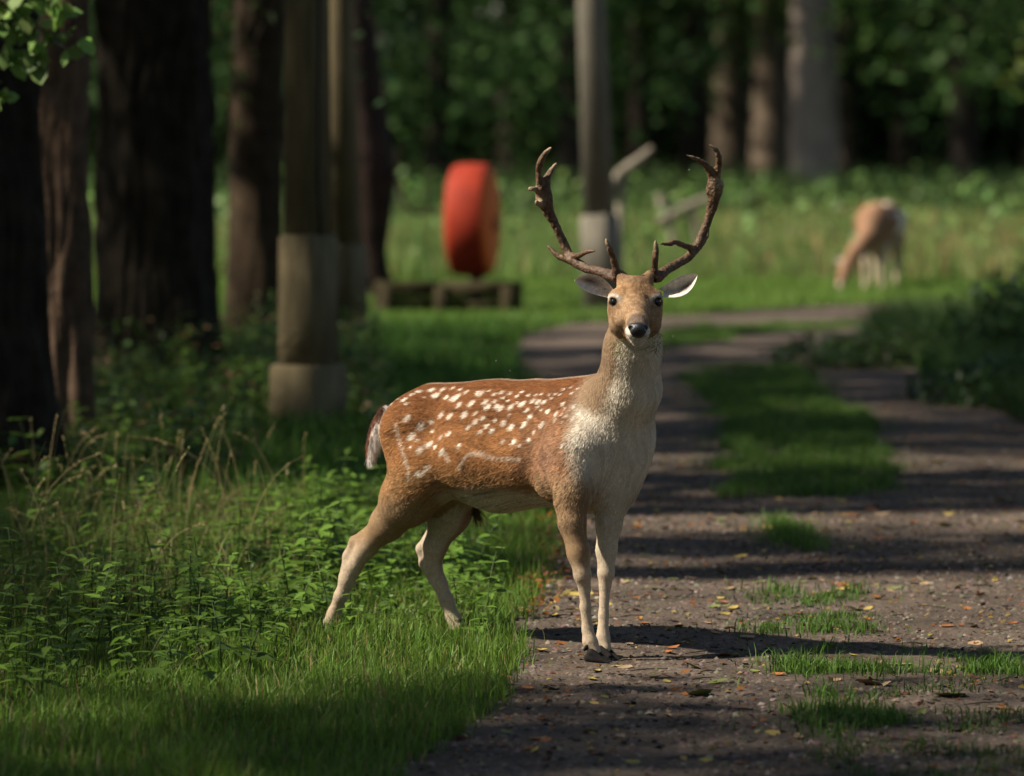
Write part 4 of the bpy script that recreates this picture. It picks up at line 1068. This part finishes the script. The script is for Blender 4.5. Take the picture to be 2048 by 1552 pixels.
# ------------------------------------------------------------------ grazing deer in the distance
def far_deer():
    Y0 = 44.2; c = at(1758, 500, Y0)
    base = np.array([c[0], Y0, 0]); a = math.radians(77)
    fw = np.array([-math.cos(a), -math.sin(a), 0]); rt = np.array([fw[1], -fw[0], 0]); R = np.stack([fw, rt, np.array([0, 0, 1.])], 1)
    def l(u, v, w): return base + fw * u + rt * v + np.array([0, 0, w])
    f = Field(base + [-.9, -1.1, -.01], base + [.7, .9, 1.0], .014)
    f.seg(l(.25, 0, .60), l(-.1, 0, .59), .17, .18, .05, R=R, S=(1, .85, 1)); f.seg(l(-.1, 0, .59), l(-.38, 0, .62), .18, .165, .05, R=R, S=(1, .88, 1))
    for s in (1, -1):
        f.seg(l(-.36, .08 * s, .60), l(-.34, .1 * s, .42), .12, .075, .05); f.chain([(l(-.34, .1 * s, .42), .075), (l(-.43, .095 * s, .28), .035), (l(-.40, .095 * s, .1), .02), (l(-.38, .095 * s, .0), .026)], .02)
        f.seg(l(.27, .08 * s, .62), l(.24, .085 * s, .42), .09, .06, .06); f.chain([(l(.24, .085 * s, .42), .06), (l(.26, .08 * s, .25), .03), (l(.26, .08 * s, .08), .02), (l(.28, .08 * s, .0), .026)], .02)
    hx = at(1686, 548, 43.75)
    f.chain([(l(.30, 0, .66), .12), (l(.40, .03, .50), .085), ((l(.4, .03, .5) + hx) / 2 + [0, 0, .03], .065), (hx + [.03, .03, .06], .06)], .05)
    f.chain([(hx + [.03, .03, .06], .062), (hx + [.0, -.02, -.02], .05), (hx + [-.03, -.06, -.11], .028)], .02)
    V, Q = f.mesh(1); Nn = vert_normals(V, Q)
    d = V - base; u = d @ fw; v = d @ rt; w = V[:, 2]
    c = np.tile(np.array([.31, .175, .10]), (len(V), 1))
    c = mixc(c, (.23, .115, .06), sstep(.45, .62, w) * (np.abs(v) > .06))
    c = mixc(c, (.50, .40, .28), sstep(.46, .40, w) * (u > -.3)); c = mixc(c, (.46, .36, .25), sstep(.38, .28, w))
    nk = sstep(.32, .42, u) * (w > .1); c = mixc(c, (.26, .145, .085), nk)
    g = (vnoise(u * 15, w * 15 + v * 9, 3) > .66) & (w > .5) & (u < .3); c[g] = (.72, .62, .48)
    root = empty('grazing_deer', tuple(base)); tag(root, 'small spotted deer grazing with its head down at the meadow edge', 'deer')
    inv = -base
    build('body', V + inv, Q, M_SKIN, root, c)
    for s in (1, -1):
        eV, eQ, eC = ear_mesh(hx + [.03 + .03 * s, .03, .09], hx + [.03 + .11 * s, .05, .15], (0, -1, .2), .03, .02)
        build('ear', eV + inv, eQ, M_SKIN, root, eC)
        for p in (l(-.37, .095 * s, 0), l(.285, .08 * s, 0)):
            h = hoof('hoof', p, fw[:2], root, .8, False); h.data.transform(Matrix.Translation(Vector(inv)))
    tV, tF = tube(np.array([l(-.53, 0, .66), l(-.57, 0, .60), l(-.575, 0, .48)]) + inv, [.02, .025, .008], 8)
    build('tail', tV, tF, M_SKIN, root, np.tile(np.array([.5, .42, .35]), (len(tV), 1)))
far_deer()

# ------------------------------------------------------------------ grass
def blades(x, y, z, h, w, cols, bend=.5, seg=3):
    n = len(x); a = rng.uniform(0, 2 * np.pi, n); b = rng.uniform(0, 2 * np.pi, n)
    d = np.stack([np.cos(a), np.sin(a)], 1); s = np.stack([np.cos(b), np.sin(b)], 1)
    bd = np.abs(rng.normal(0, bend, n))
    Vs, Cs = [], []
    B = np.stack([x, y, z], 1)
    for t in np.linspace(0, 1, seg + 1):
        off = (bd * t * t * h)[:, None] * d
        c = B.copy(); c[:, :2] += off; c[:, 2] += h * t * (1 - .25 * np.minimum(bd, 1.6) * t) - .01 * (t == 0)
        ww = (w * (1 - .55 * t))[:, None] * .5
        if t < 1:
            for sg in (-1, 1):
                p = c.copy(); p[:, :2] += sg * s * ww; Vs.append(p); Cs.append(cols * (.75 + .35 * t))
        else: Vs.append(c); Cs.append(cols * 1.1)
    k = len(Vs); V = np.stack(Vs, 1).reshape(-1, 3); C = np.stack(Cs, 1).reshape(-1, 3)
    o = np.arange(n)[:, None] * k
    Fq = np.concatenate([o + np.array([[2 * i, 2 * i + 1, 2 * i + 3, 2 * i + 2]]) for i in range(seg - 1)])
    Ft = o + np.array([[k - 3, k - 2, k - 1]])
    return V, [Fq, Ft], np.clip(C, .003, .8)
def rand_in(poly, n, zf=ground_h):
    p = np.array(poly); x = rng.uniform(p[:, 0].min(), p[:, 0].max(), n * 6); y = rng.uniform(p[:, 1].min(), p[:, 1].max(), n * 6)
    k = inpoly(x, y, poly); x, y = x[k][:n], y[k][:n]
    return np.stack([x, y, zf(x, y) - .01], 1)
def infr(x, y, m=.8): return np.abs(x) < y * .103 + m
GR = (.110, .195, .023)
def short_grass():
    parts = []
    # verge near the buck
    n = 205000; y = 11.2 + 13.0 * rng.random(n) ** 1.05; x = rng.uniform(-3.2, .6, n)
    k = infr(x, y) & ~on_path(x + .03 * rng.normal(0, 1, n), y + .08 * rng.normal(0, 1, n)); x, y = x[k], y[k]; n = len(x)
    hh = np.where(vnoise(x * 2.5, y * 2, 5) > .5, .085, .06) * rng.uniform(.5, 1.4, n)
    c = jitter(GR, n, .22, .08); dry = rng.random(n) < .10; c[dry] = jitter((.24, .19, .08), dry.sum(), .3)
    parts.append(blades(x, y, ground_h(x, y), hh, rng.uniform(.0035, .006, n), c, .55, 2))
    # grass growing in the path
    xs, ys = [], []
    for p in MEDIAN:
        q = np.array(p); area = abs(sum(q[i - 1][0] * q[i][1] - q[i][0] * q[i - 1][1] for i in range(len(q)))) / 2
        P = rand_in([tuple(v) for v in q], int(area * (8500 if q[:, 1].mean() < 19 else 4200)))
        ex, ey = wobble(P[:, 0], P[:, 1], .15); keep = fbm(P[:, 0] * 6, P[:, 1] * 3.5, 19) > np.where(P[:, 1] < 19, .47, .36) + rng.normal(0, .05, len(P))
        sp_ = np.where(rng.random(keep.sum()) < .2, .10, .02); xs.append(ex[keep] + rng.normal(0, 1, keep.sum()) * sp_); ys.append(ey[keep] + rng.normal(0, 1, keep.sum()) * sp_ * 1.6)
    x, y = np.concatenate(xs), np.concatenate(ys); n = len(x)
    hs = np.where(y > 19.5, 1.05, np.where((y > 16.9) & (y < 18.0), .45, .85))
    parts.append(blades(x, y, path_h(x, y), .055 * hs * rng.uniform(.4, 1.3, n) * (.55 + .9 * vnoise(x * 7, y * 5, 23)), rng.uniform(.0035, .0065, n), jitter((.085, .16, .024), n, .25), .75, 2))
    n = 9000; y = rng.uniform(12.9, 15.6, n); x = rng.uniform(.6, 2.2, n); k = inpoly(x, y, SPARSE) & (fbm(x * 6, y * 4, 8) > .5); x, y = x[k], y[k]; n = len(x)
    parts.append(blades(x, y, path_h(x, y), .03 * rng.uniform(.4, 1.4, n), rng.uniform(.004, .006, n), jitter((.06, .10, .02), n, .3), .8))
    # middle distance
    n = 190000; y = 22 + 26 * rng.random(n); x = rng.uniform(-6.3, 6.3, n)
    k = infr(x, y, 1.2) & ~on_path(x, y); x, y = x[k], y[k]; n = len(x)
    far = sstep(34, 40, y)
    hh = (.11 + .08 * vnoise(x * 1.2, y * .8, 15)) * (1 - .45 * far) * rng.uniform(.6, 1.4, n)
    c = jitter((.07, .15, .022), n, .25); c = mixc(c, (.17, .27, .04), far * (.4 + .5 * rng.random(n)))  # sunlight on the far strip is also put into its brighter grass colour
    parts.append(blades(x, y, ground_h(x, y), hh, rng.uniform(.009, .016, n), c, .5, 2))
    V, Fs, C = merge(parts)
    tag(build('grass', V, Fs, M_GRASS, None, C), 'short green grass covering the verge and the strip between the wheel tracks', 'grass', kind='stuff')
short_grass()
def meadow():
    n = 62000; y = 45.5 + 24 * rng.random(n); x = rng.uniform(-9.5, 9.5, n); k = infr(x, y, 2.0); x, y = x[k], y[k]; n = len(x)
    patch = fbm(x * .5, y * .25, 41); rightside = sstep(1.0, 3.5, x)
    hh = (.15 + .32 * patch) * rng.uniform(.5, 1.3, n) * (1 - .25 * sstep(62, 68, y))
    c = jitter((.14, .21, .05), n, .25); dry = rng.random(n) < (.12 + .45 * rightside * patch); c[dry] = jitter((.30, .23, .09), dry.sum(), .25)
    p1 = blades(x, y, 0 * x - .01, hh, rng.uniform(.018, .035, n), c, .35, 2)
    n = 2600; y = 46.5 + 18 * rng.random(n); x = rng.uniform(-6, 8, n); P = np.stack([x, y, rng.uniform(.1, .75, n)], 1)
    p2 = scatter(LEAF4, LEAF4F, P, rotmats(n, None, .6), rng.uniform(.08, .16, n), jitter((.12, .20, .05), n, .3))
    V, Fs, C = merge([p1, p2])
    tag(build('tall_grass', V, Fs, M_GRASS, None, C), 'tall seeding meadow grass behind the path bend and the grazing deer', 'grass', kind='stuff')
    # dark rank growth on the slope under the trees
    n = 22000; y = 62 + 26 * rng.random(n); x = rng.uniform(-11, 12, n); k = infr(x, y, 2.0); x, y = x[k], y[k]; n = len(x)
    V, Fs, C = blades(x, y, 0 * x - .01, (.3 + .5 * fbm(x * .4, y * .3, 43)) * rng.uniform(.6, 1.3, n), rng.uniform(.03, .05, n), jitter((.05, .085, .02), n, .25), .4, 2)
    tag(build('woodland_undergrowth', V, Fs, M_GRASS, None, C), 'dark rank undergrowth below the trees at the back of the meadow', 'undergrowth', kind='stuff')
meadow()

# ------------------------------------------------------------------ nettles, brambles, dry stalks
def nettle(n_pairs, h, r):
    """one plant: stem with crossed pairs of drooping toothed leaves"""
    parts = []
    lean = r.normal(0, .12, 2)
    zz = np.linspace(0, h, 5); pts = np.stack([lean[0] * zz * zz / h, lean[1] * zz * zz / h, zz], 1)
    v, f = tube(pts, np.linspace(.0028, .0014, 5), 5); parts.append((v, f, np.tile(np.array([.08, .12, .03]), (len(v), 1))))
    T = np.array([[0, 0, 0], [.14, .20, .02], [.14, -.20, .02], [.32, .29, .03], [.32, -.29, .03], [.36, .22, .03], [.36, -.22, .03], [.58, .23, .0], [.58, -.23, .0], [.62, .16, 0], [.62, -.16, 0], [.80, .11, -.05], [.80, -.11, -.05], [1, 0, -.13], [.2, 0, -.02], [.6, 0, -.04]])
    TF = [np.array([[0, 14, 1], [0, 2, 14], [14, 5, 3], [14, 3, 1], [14, 2, 4], [14, 4, 6], [14, 15, 5], [14, 6, 15], [15, 7, 5], [15, 6, 8], [15, 9, 7], [15, 8, 10], [15, 11, 9], [15, 10, 12], [15, 13, 11], [15, 12, 13]])]
    pos, yaw, sz, cl = [], [], [], []
    for i in range(n_pairs):
        t = (i + 1) / n_pairs; z = h * (.25 + .75 * t)
        for k in (0, 1):
            pos.append([np.interp(z, zz, pts[:, 0]), np.interp(z, zz, pts[:, 1]), z]); yaw.append(i * 1.57 + k * np.pi + r.normal(0, .25)); sz.append((.085 - .045 * t) * r.uniform(.8, 1.2))
            cl.append(np.array([.130, .225, .032]) * r.uniform(.75, 1.3) * (.85 + .3 * t))
    R = rotmats(len(pos), np.array(yaw), .16, r)
    parts.append(scatter(T, TF, np.array(pos), R, np.array(sz), np.array(cl)))
    return merge(parts)
NET = [nettle(rng.integers(4, 7), h, rng) for h in (.11, .14, .18, .22, .27)]
def plant_field(spots, templates, smin=.8, smax=1.25):
    parts = []
    which = rng.integers(0, len(templates), len(spots))
    for ti, (V, Fs, C) in enumerate(templates):
        P = spots[which == ti]; n = len(P)
        if not n: continue
        R = rotmats(n, None, .10); s = rng.uniform(smin, smax, n)
        VV = np.einsum('nij,nkj->nki', R, V[None] * s[:, None, None]) + P[:, None, :]
        off = (np.arange(n) * len(V))[:, None, None]
        parts.append((VV.reshape(-1, 3), [(f[None] + off).reshape(-1, f.shape[1]) for f in Fs], (np.tile(C, (n, 1)) * np.repeat(rng.uniform(.75, 1.25, (n, 1)), len(V), 0))))
    return merge(parts)
NB = G((150, 1035), (560, 1030), (760, 1045), (960, 1100), (1000, 1180), (985, 1262), (830, 1262), (640, 1280), (480, 1300), (380, 1330), (240, 1290), (120, 1200))
S1 = rand_in(NB, 420); S1 = S1[fbm(S1[:, 0] * 2.6, S1[:, 1] * 1.5, 88) > .44]
dl = np.array([at(664, 1262, 16.79)[:2], at(932, 1270, 16.66)[:2]])
S1 = S1[(np.linalg.norm(S1[:, None, :2] - dl[None], axis=2).min(1) > .09)]
V, Fs, C = plant_field(S1, NET, .6, 1.35)
Q1 = rand_in(NB, 4200); nq = len(Q1); Q1[:, 2] += .02 + .07 * rng.random(nq) ** 1.5
V, Fs, C = merge([(V, Fs, C), scatter(LEAF8, LEAF8F, Q1, rotmats(nq, None, .4), rng.uniform(.018, .05, nq), jitter((.12, .20, .035), nq, .3))])
tag(build('nettle_bed', V, Fs, M_LEAF, None, C), 'bed of bright green nettles around the hind legs of the buck', 'nettles', kind='stuff')
S2 = rand_in(G((-60, 1420), (420, 1400), (620, 1340), (400, 1250), (200, 1130), (-60, 1080)), 110)
V, Fs, C = plant_field(S2, NET, .9, 1.3)
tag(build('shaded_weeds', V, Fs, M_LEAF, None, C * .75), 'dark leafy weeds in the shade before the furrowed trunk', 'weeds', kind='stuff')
for i, (px, py, s, lab) in enumerate(((952, 1290, .95, 'single nettle with pale toothed leaves in front of the far hind hoof'), (700, 1280, .9, 'low nettle covering the near hind hoof of the buck'))):
    V, Fs, C = NET[1 + i]; g = gnd(px, py)
    o = build('nettle', V * s, Fs, M_LEAF, None, np.clip(C * 1.1, 0, .5)); o.location = (g[0], g[1], -.005); tag(o, lab, 'nettle')

def brambles():
    parts = []
    poly = G((60, 1010), (420, 985), (760, 950), (780, 800), (740, 720), (560, 700), (380, 720), (140, 800), (-80, 900), (-80, 1000))
    sp = rand_in(poly, 520)
    pp = gnd(617, 868); inpost = (np.abs(sp[:, 0] / sp[:, 1] - pp[0] / pp[1]) < .0115) & (sp[:, 1] < pp[1]); sp = sp[~inpost]
    parts.append(plant_field(sp, NET, 1.0, 1.75))
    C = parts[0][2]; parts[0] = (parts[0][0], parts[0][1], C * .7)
    n = 5200; P = rand_in(poly, n); n = len(P); hide = (np.abs(P[:, 0] / P[:, 1] - pp[0] / pp[1]) < .0115) & (P[:, 1] < pp[1]); P[:, 2] += np.where(hide, .25, 1) * rng.random(n) ** 1.4 * (.20 + .30 * vnoise(P[:, 0] * 2, P[:, 1], 3))
    c = jitter((.06, .105, .022), n, .3); br = rng.random(n) < .16; c[br] = jitter((.17, .11, .045), br.sum())
    parts.append(scatter(LEAF8, LEAF8F, P, rotmats(n, None, .55), rng.uniform(.035, .075, n), c))
    n = 2600; P = rand_in(poly, n); P = P[~((np.abs(P[:, 0] / P[:, 1] - pp[0] / pp[1]) < .0115) & (P[:, 1] < pp[1]))]; n = len(P)
    parts.append(blades(P[:, 0], P[:, 1], P[:, 2], rng.uniform(.15, .4, n), rng.uniform(.005, .009, n), jitter((.13, .13, .04), n, .3), .6))
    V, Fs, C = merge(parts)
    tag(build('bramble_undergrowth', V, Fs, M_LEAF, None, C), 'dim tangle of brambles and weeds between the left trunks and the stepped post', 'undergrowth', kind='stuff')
brambles()
def stalks():
    parts = []
    g = rand_in(G((-40, 1190), (300, 1200), (560, 1150), (640, 1060), (420, 1030), (100, 1040), (-60, 1080)), 150)
    n = len(g)
    for i in range(n):
        h = rng.uniform(.2, .62); a = rng.uniform(0, 6.28); bd = rng.uniform(.05, .75)
        t = np.linspace(0, 1, 9)
        pts = np.stack([g[i, 0] + math.cos(a) * bd * h * t ** 2.2, g[i, 1] + math.sin(a) * .3 * bd * h * t ** 2, g[i, 2] + h * (t - .18 * bd * 2 * t ** 4)], 1)
        c = np.array([.42, .33, .15]) if rng.random() < .55 else np.array([.14, .19, .05])
        v, f = tube(pts, np.linspace(.0017, .0007, 9), 4, cap=False); parts.append((v, f, np.tile(c * rng.uniform(.7, 1.2), (len(v), 1))))
        if rng.random() < .65:      # seed head
            k = 14; tt = rng.uniform(.8, 1.0, k); P = np.stack([np.interp(tt, t, pts[:, j]) for j in range(3)], 1)
            d = np.tile(pts[-1] - pts[-2], (k, 1)); d = d / np.linalg.norm(d, axis=1, keepdims=True) + rng.normal(0, .35, (k, 3))
            parts.append(scatter(LEAF4, LEAF4F, P, frames(d), rng.uniform(.008, .016, k), jitter((.33, .26, .12), k)))
    n = 2600; x = rng.uniform(-2.0, -.35, n); y = rng.uniform(16.4, 21.5, n); k = inpoly(x, y, G((-40, 1290), (330, 1280), (620, 1180), (650, 1050), (300, 1020), (-60, 1060))); x, y = x[k], y[k]; n = len(x)
    c = jitter((.12, .17, .035), n, .25); dr = rng.random(n) < .4; c[dr] = jitter((.27, .22, .08), dr.sum())
    parts.append(blades(x, y, ground_h(x, y), rng.uniform(.12, .30, n), rng.uniform(.003, .006, n), c, .9))
    V, Fs, C = merge(parts)
    tag(build('dry_grass_stalks', V, Fs, M_GRASS, None, C), 'tall dry grass stalks with drooping seed heads beside the nettles', 'grass', kind='stuff')
stalks()

# ------------------------------------------------------------------ bank and bushes on the right
def bush(label, c, rx, ry, h, n, leaf, colr, name='bush'):
    root = empty(name, (c[0], c[1], 0)); tag(root, label, 'bush')
    d = rng.normal(0, 1, (n, 3)); d /= np.linalg.norm(d, axis=1, keepdims=True); d[:, 2] = np.abs(d[:, 2])
    rr = rng.random((n, 1)) ** .4; P = d * rr * [rx, ry, h]
    P *= (.75 + .5 * vnoise(d[:, 0] * 3 + 5, d[:, 1] * 3 + d[:, 2] * 3, 7))[:, None]
    V, Fs, C = scatter(LEAF8, LEAF8F, P, rotmats(n, None, .6), rng.uniform(.7, 1.3, n) * leaf, jitter(colr, n, .3))
    build('foliage', V, Fs, M_LEAF, root, C)
    parts = []
    for i in range(9):
        e = P[rng.integers(n)]; parts.append(tube(smooth_path(np.array([[rng.normal(0, .05), rng.normal(0, .05), -.05], e * .5 + [0, 0, .05], e]), 6), np.linspace(.012, .004, 6), 5))
    V, Fs, C = merge([(v, f, np.tile(np.array([.06, .045, .03]), (len(v), 1))) for v, f in parts]); build('stems', V, Fs, M_BARK, root, C)
bush('dark leafy bush at the outer end of the shaded grassy bank', (3.18, 32.2), .38, .5, .62, 1500, .07, (.045, .09, .022))
bush('low spreading bush on the shaded bank inside the path bend', (2.35, 32.6), .62, .7, .22, 1700, .06, (.05, .085, .02))
bush('shaggy low bush beside the leaf strewn wheel track', (2.85, 28.8), .55, 1.0, .26, 1800, .06, (.042, .078, .02))
def bank_grass():
    poly = G((1725, 672), (1800, 645), (2100, 640), (2250, 700), (2250, 900), (2060, 860), (1900, 785))
    P = rand_in(poly, 15000); n = len(P)
    V, Fs, C = blades(P[:, 0], P[:, 1], P[:, 2], rng.uniform(.12, .34, n), rng.uniform(.008, .014, n), jitter((.05, .09, .02), n, .3), .7, 2)
    tag(build('bank_grass', V, Fs, M_GRASS, None, C), 'dark rank grass over the shaded bank right of the path', 'grass', kind='stuff')
bank_grass()

# ------------------------------------------------------------------ hanging leafy twigs, upper left
def twig(label, Y, strands, leaf, colr, n_per=9, seed=0):
    a = at(*strands[0][0], Y)
    root = empty('leafy_bough', tuple(a)); tag(root, label, 'bough')
    st, P, D = [], [], []
    for s in strands:
        pts = smooth_path(np.array([at(px, py, Y + rng.normal(0, .05)) for px, py in s]), 14) - a
        st.append(tube(pts, np.linspace(.007, .0015, 14), 6))
        t = np.linspace(.12, 1, n_per)
        for i, tt in enumerate(t):
            p = pts[min(13, int(tt * 13))]; tg = pts[min(13, int(tt * 13) + 1)] - pts[max(0, int(tt * 13) - 1)]; tg /= np.linalg.norm(tg) + 1e-6
            for k in range(2):
                sd = np.cross(tg, rng.normal(0, 1, 3)); sd /= np.linalg.norm(sd)
                P.append(p); D.append(tg * .5 + sd * .8 + [0, 0, -.15])
    V, Fs, C = merge([(v, f, np.tile(np.array([.10, .075, .05]), (len(v), 1))) for v, f in st]); build('twig', V, Fs, M_BARK, root, C)
    P, D = np.array(P), np.array(D); n = len(P)
    T = LEAF8 * [1, 1.45, 1.6]
    V, Fs, C = scatter(T, LEAF8F, P, frames(D), leaf * rng.uniform(.7, 1.25, n), jitter(colr, n, .2))
    build('leaves', V, Fs, M_LEAF, root, C)['kind'] = 'stuff'
twig('round leaved bough hanging into view above the furrowed trunk', 20.5, [[(-60, -50), (20, 10), (90, 60), (165, 75)], [(-60, -50), (30, 30), (60, 90), (75, 135)], [(-80, -30), (0, 60), (15, 110), (45, 120)], [(-40, -60), (60, -10), (110, 10), (125, 25)], [(-80, 0), (-20, 40), (60, 50), (130, 100)], [(-90, 60), (-40, 130), (-10, 180), (8, 196)]], .08, (.19, .29, .07), 12)
twig('sparse yellow green bough drooping between the ridged oak and the stepped post', 33, [[(560, -80), (480, 0), (430, 60), (420, 100)], [(560, -80), (500, 40), (470, 120), (455, 180)], [(590, -60), (520, 60), (490, 160), (480, 240)], [(540, -80), (440, -20), (405, 100), (400, 135)]], .075, (.16, .17, .035), 6)
twig('dark leafy bough drooping behind the stepped post with the cable', 36, [[(600, -120), (680, -20), (720, 80), (700, 190)], [(600, -120), (740, -40), (800, 20), (830, 60)], [(600, -120), (720, 0), (780, 120), (760, 200)], [(640, -120), (690, 60), (660, 150), (670, 235)]], .085, (.05, .085, .025), 9)
twig('yellowish bough hanging at the edge of the wood above the dark bank', 46, [[(2120, -40), (2060, 40), (2040, 110), (2020, 170)], [(2140, 0), (2080, 80), (2045, 150), (2010, 165)], [(2110, 20), (2070, 110), (2050, 165), (2040, 180)]], .11, (.15, .20, .04), 7)

# ------------------------------------------------------------------ fallen leaves
def fallen_leaves():
    kinds = [('yellow', (.44, .32, .08)), ('orange brown', (.36, .13, .035)), ('pale tan', (.36, .24, .13)), ('dull green', (.17, .19, .055)), ('dark brown', (.10, .05, .025))]
    meshes = {}
    for ki, (kn, kc) in enumerate(kinds):
        m = mat_flat('fallen_leaf_' + kn.replace(' ', '_'), kc, .7, .25, noise=(40, tuple(.55 * q for q in kc)))
        for v in range(4):
            ns = 7; V = []; w0 = (.30, .36, .26, .42)[v]; curl = (.25, .1, .4, .18)[v]
            for i in range(ns):
                s = i / (ns - 1); w = w0 * math.sin(math.pi * min(1, s * .92 + .04)) ** .8 * (1 + .15 * (i % 2) * (v % 2))
                for t in (-1, -.5, 0, .5, 1):
                    V.append((s - .5, t * w, curl * (s - .5) ** 2 + curl * .8 * (t * w) ** 2 * (1 + v * .3) + .03 * abs(t)))
            V = np.array(V); V[:, 2] -= V[:, 2].min(); V = np.vstack([V, [[-.52, .012, .03], [-.52, -.012, .03], [-.80, 0, .0]]])
            Q = [(i * 5 + j, (i + 1) * 5 + j, (i + 1) * 5 + j + 1, i * 5 + j + 1) for i in range(ns - 1) for j in range(4)]
            meshes[ki, v] = npmesh('fallen_leaf', V, [np.array(Q), np.array([[35, 36, 37]])], m)
    cnt = 0; tries = 0
    fixed = [(1080, 1307, 0, .055), (1105, 1383, 3, .07), (1338, 1308, 1, .05), (1450, 1235, 0, .05), (1622, 1165, 0, .055), (1760, 1205, 0, .06), (1510, 1345, 3, .05), (1390, 1342, 3, .055), (1435, 1373, 3, .07), (1298, 1390, 3, .06), (1480, 1335, 2, .05), (1375, 1333, 1, .045), (1400, 1395, 3, .09), (1655, 1462, 4, .06), (1480, 1120, 0, .06), (1540, 1060, 0, .07), (1890, 1055, 0, .07), (1700, 1050, 0, .06), (1290, 1120, 3, .06), (1060, 1230, 1, .06), (1075, 1200, 1, .06), (1050, 1210, 2, .05), (1740, 1375, 2, .09), (1800, 1330, 2, .09), (1660, 1340, 2, .06), (1900, 1400, 3, .1), (1290, 960, 2, .08), (1880, 930, 0, .09)]
    items = []
    for px, py, k, s in fixed:
        g = gnd(px, py); items.append((g[0], g[1], k, s))
    while len(items) < 290:
        yb = rng.choice(4, p=[.30, .34, .22, .14])
        y = [rng.uniform(13.4, 16.9), rng.uniform(16.9, 19.2), rng.uniform(19.8, 22.0), rng.uniform(22, 29)][yb]
        x = rng.uniform(-.5, y * .104)
        ax, ay = np.array([x]), np.array([y])
        if not on_path(ax, ay)[0]: continue
        if inpoly(ax, ay, MEDIAN[0])[0]: continue
        if (abs(x - .3) < .12 and abs(y - 15.98) < .15): continue
        if yb == 1 and rng.random() < .35: x = rng.uniform(.05, .45) if rng.random() < .4 else x
        k = rng.choice(5, p=[.27, .28, .22, .12, .11])
        items.append((x, y, k, rng.uniform(.028, .06) * (1.25 if y > 20 else 1)))
    for x, y, k, s in items:
        o = bpy.data.objects.new('fallen_leaf', meshes[int(k), int(rng.integers(4))]); COL.objects.link(o)
        z = float(path_h(np.array([x]), np.array([y]))[0])
        o.location = (x, y, z + .002); o.scale = (s, s, s * rng.uniform(.7, 1.3))
        o.rotation_euler = (rng.normal(0, .16), rng.normal(0, .16), rng.uniform(0, 6.28))
        kn = kinds[int(k)][0]
        tag(o, kn + ' fallen leaf lying on the dirt path', 'leaf', kn + ' leaves fallen on the path')
    # smaller litter
    n = 8500; y = 13.2 + 17 * rng.random(n); x = rng.uniform(-.8, 3.0, n); k = on_path(x, y) & infr(x, y); x, y = x[k], y[k]; n = len(x)
    P = np.stack([x, y, path_h(x, y) + .003], 1); c = np.array([kinds[i][1] for i in rng.choice(5, n, p=[.18, .26, .2, .08, .28])]) * rng.uniform(.5, 1.1, (n, 1))
    V, Fs, C = scatter(LEAF4 * [1, 1, 2.0], LEAF4F, P, rotmats(n, None, .3), rng.uniform(.010, .032, n), c)
    # litter gathered in the verge beside the far wheel track
    n = 260; q = rand_in(G((1030, 1240), (1120, 1240), (1135, 1170), (1120, 1060), (1080, 1060), (1060, 1150)), n); n = len(q); q[:, 2] += .03 + .03 * rng.random(n)
    c = np.array([kinds[i][1] for i in rng.choice(3, n, p=[.25, .5, .25])]) * rng.uniform(.6, 1.1, (n, 1))
    V2, F2, C2 = scatter(LEAF8, LEAF8F, q, rotmats(n, None, .5), rng.uniform(.016, .042, n), c * .8)
    tw = []
    for i in range(170):
        yy = rng.uniform(13.2, 21); xx = rng.uniform(-.6, yy * .105)
        if not on_path(np.array([xx]), np.array([yy]))[0]: continue
        a = rng.uniform(0, 3.14); ll = rng.uniform(.03, .14); d = np.array([math.cos(a), math.sin(a), 0]) * ll
        z = float(path_h(np.array([xx]), np.array([yy]))[0]) + .003; p = np.array([xx, yy, z])
        v, f = tube(np.array([p - d / 2, p + [0, 0, .003], p + d / 2 + rng.normal(0, .008, 3) * [1, 1, .2]]), [.0022, .002, .001], 4); tw.append((v, f, np.tile(np.array([.075, .05, .033]), (len(v), 1))))
    V, Fs, C = merge([(V, Fs, C), (V2, F2, C2)] + tw)
    tag(build('leaf_litter', V, Fs, M_LEAF, None, C), 'crumbled brown leaf litter scattered over the path and its edge', 'leaf litter', kind='stuff')
fallen_leaves()

# ------------------------------------------------------------------ flies
def flies():
    V, Fs = tube(np.array([[-.5, 0, 0], [-.35, 0, 0], [0, 0, .03], [.3, 0, .02], [.5, 0, 0]]), [.05, .17, .22, .16, .05], 8)
    body = npmesh('body', V * .0042, Fs, M_DARK)
    M_WING = mat_flat('fly_wing', (.30, .28, .24), .4, .4)
    w = np.array([[0, .1, .18], [-.3, .75, .25], [-.75, .7, .22], [-.55, .15, .2]]); V = np.vstack([w, w * [1, -1, 1]])
    wing = npmesh('wings', V * .0042, [np.array([[0, 1, 2, 3], [4, 7, 6, 5]])], M_WING)
    px = [(1192, 615), (1180, 652), (1113, 690), (1338, 647), (1330, 655), (1347, 673), (1062, 689), (1082, 442), (1054, 433), (1357, 285), (1403, 259), (1466, 332), (1377, 340), (1320, 800), (1357, 780), (1366, 787), (1347, 840), (1325, 855), (1368, 880), (1449, 857), (1330, 908), (1494, 828), (1373, 962), (796, 748), (860, 725), (993, 722), (652, 856), (1021, 742), (1330, 560)]
    for a, b in px:
        p = at(a, b, rng.uniform(15.7, 16.3))
        e = empty('fly', tuple(p), rng.uniform(0, 6.28)); e.rotation_euler[0] = rng.normal(0, .4)
        tag(e, 'tiny dark fly hovering in the air around the buck', 'fly', 'flies around the buck')
        for n_, d in (('body', body), ('wings', wing)):
            new_obj(n_, d, e)
flies()
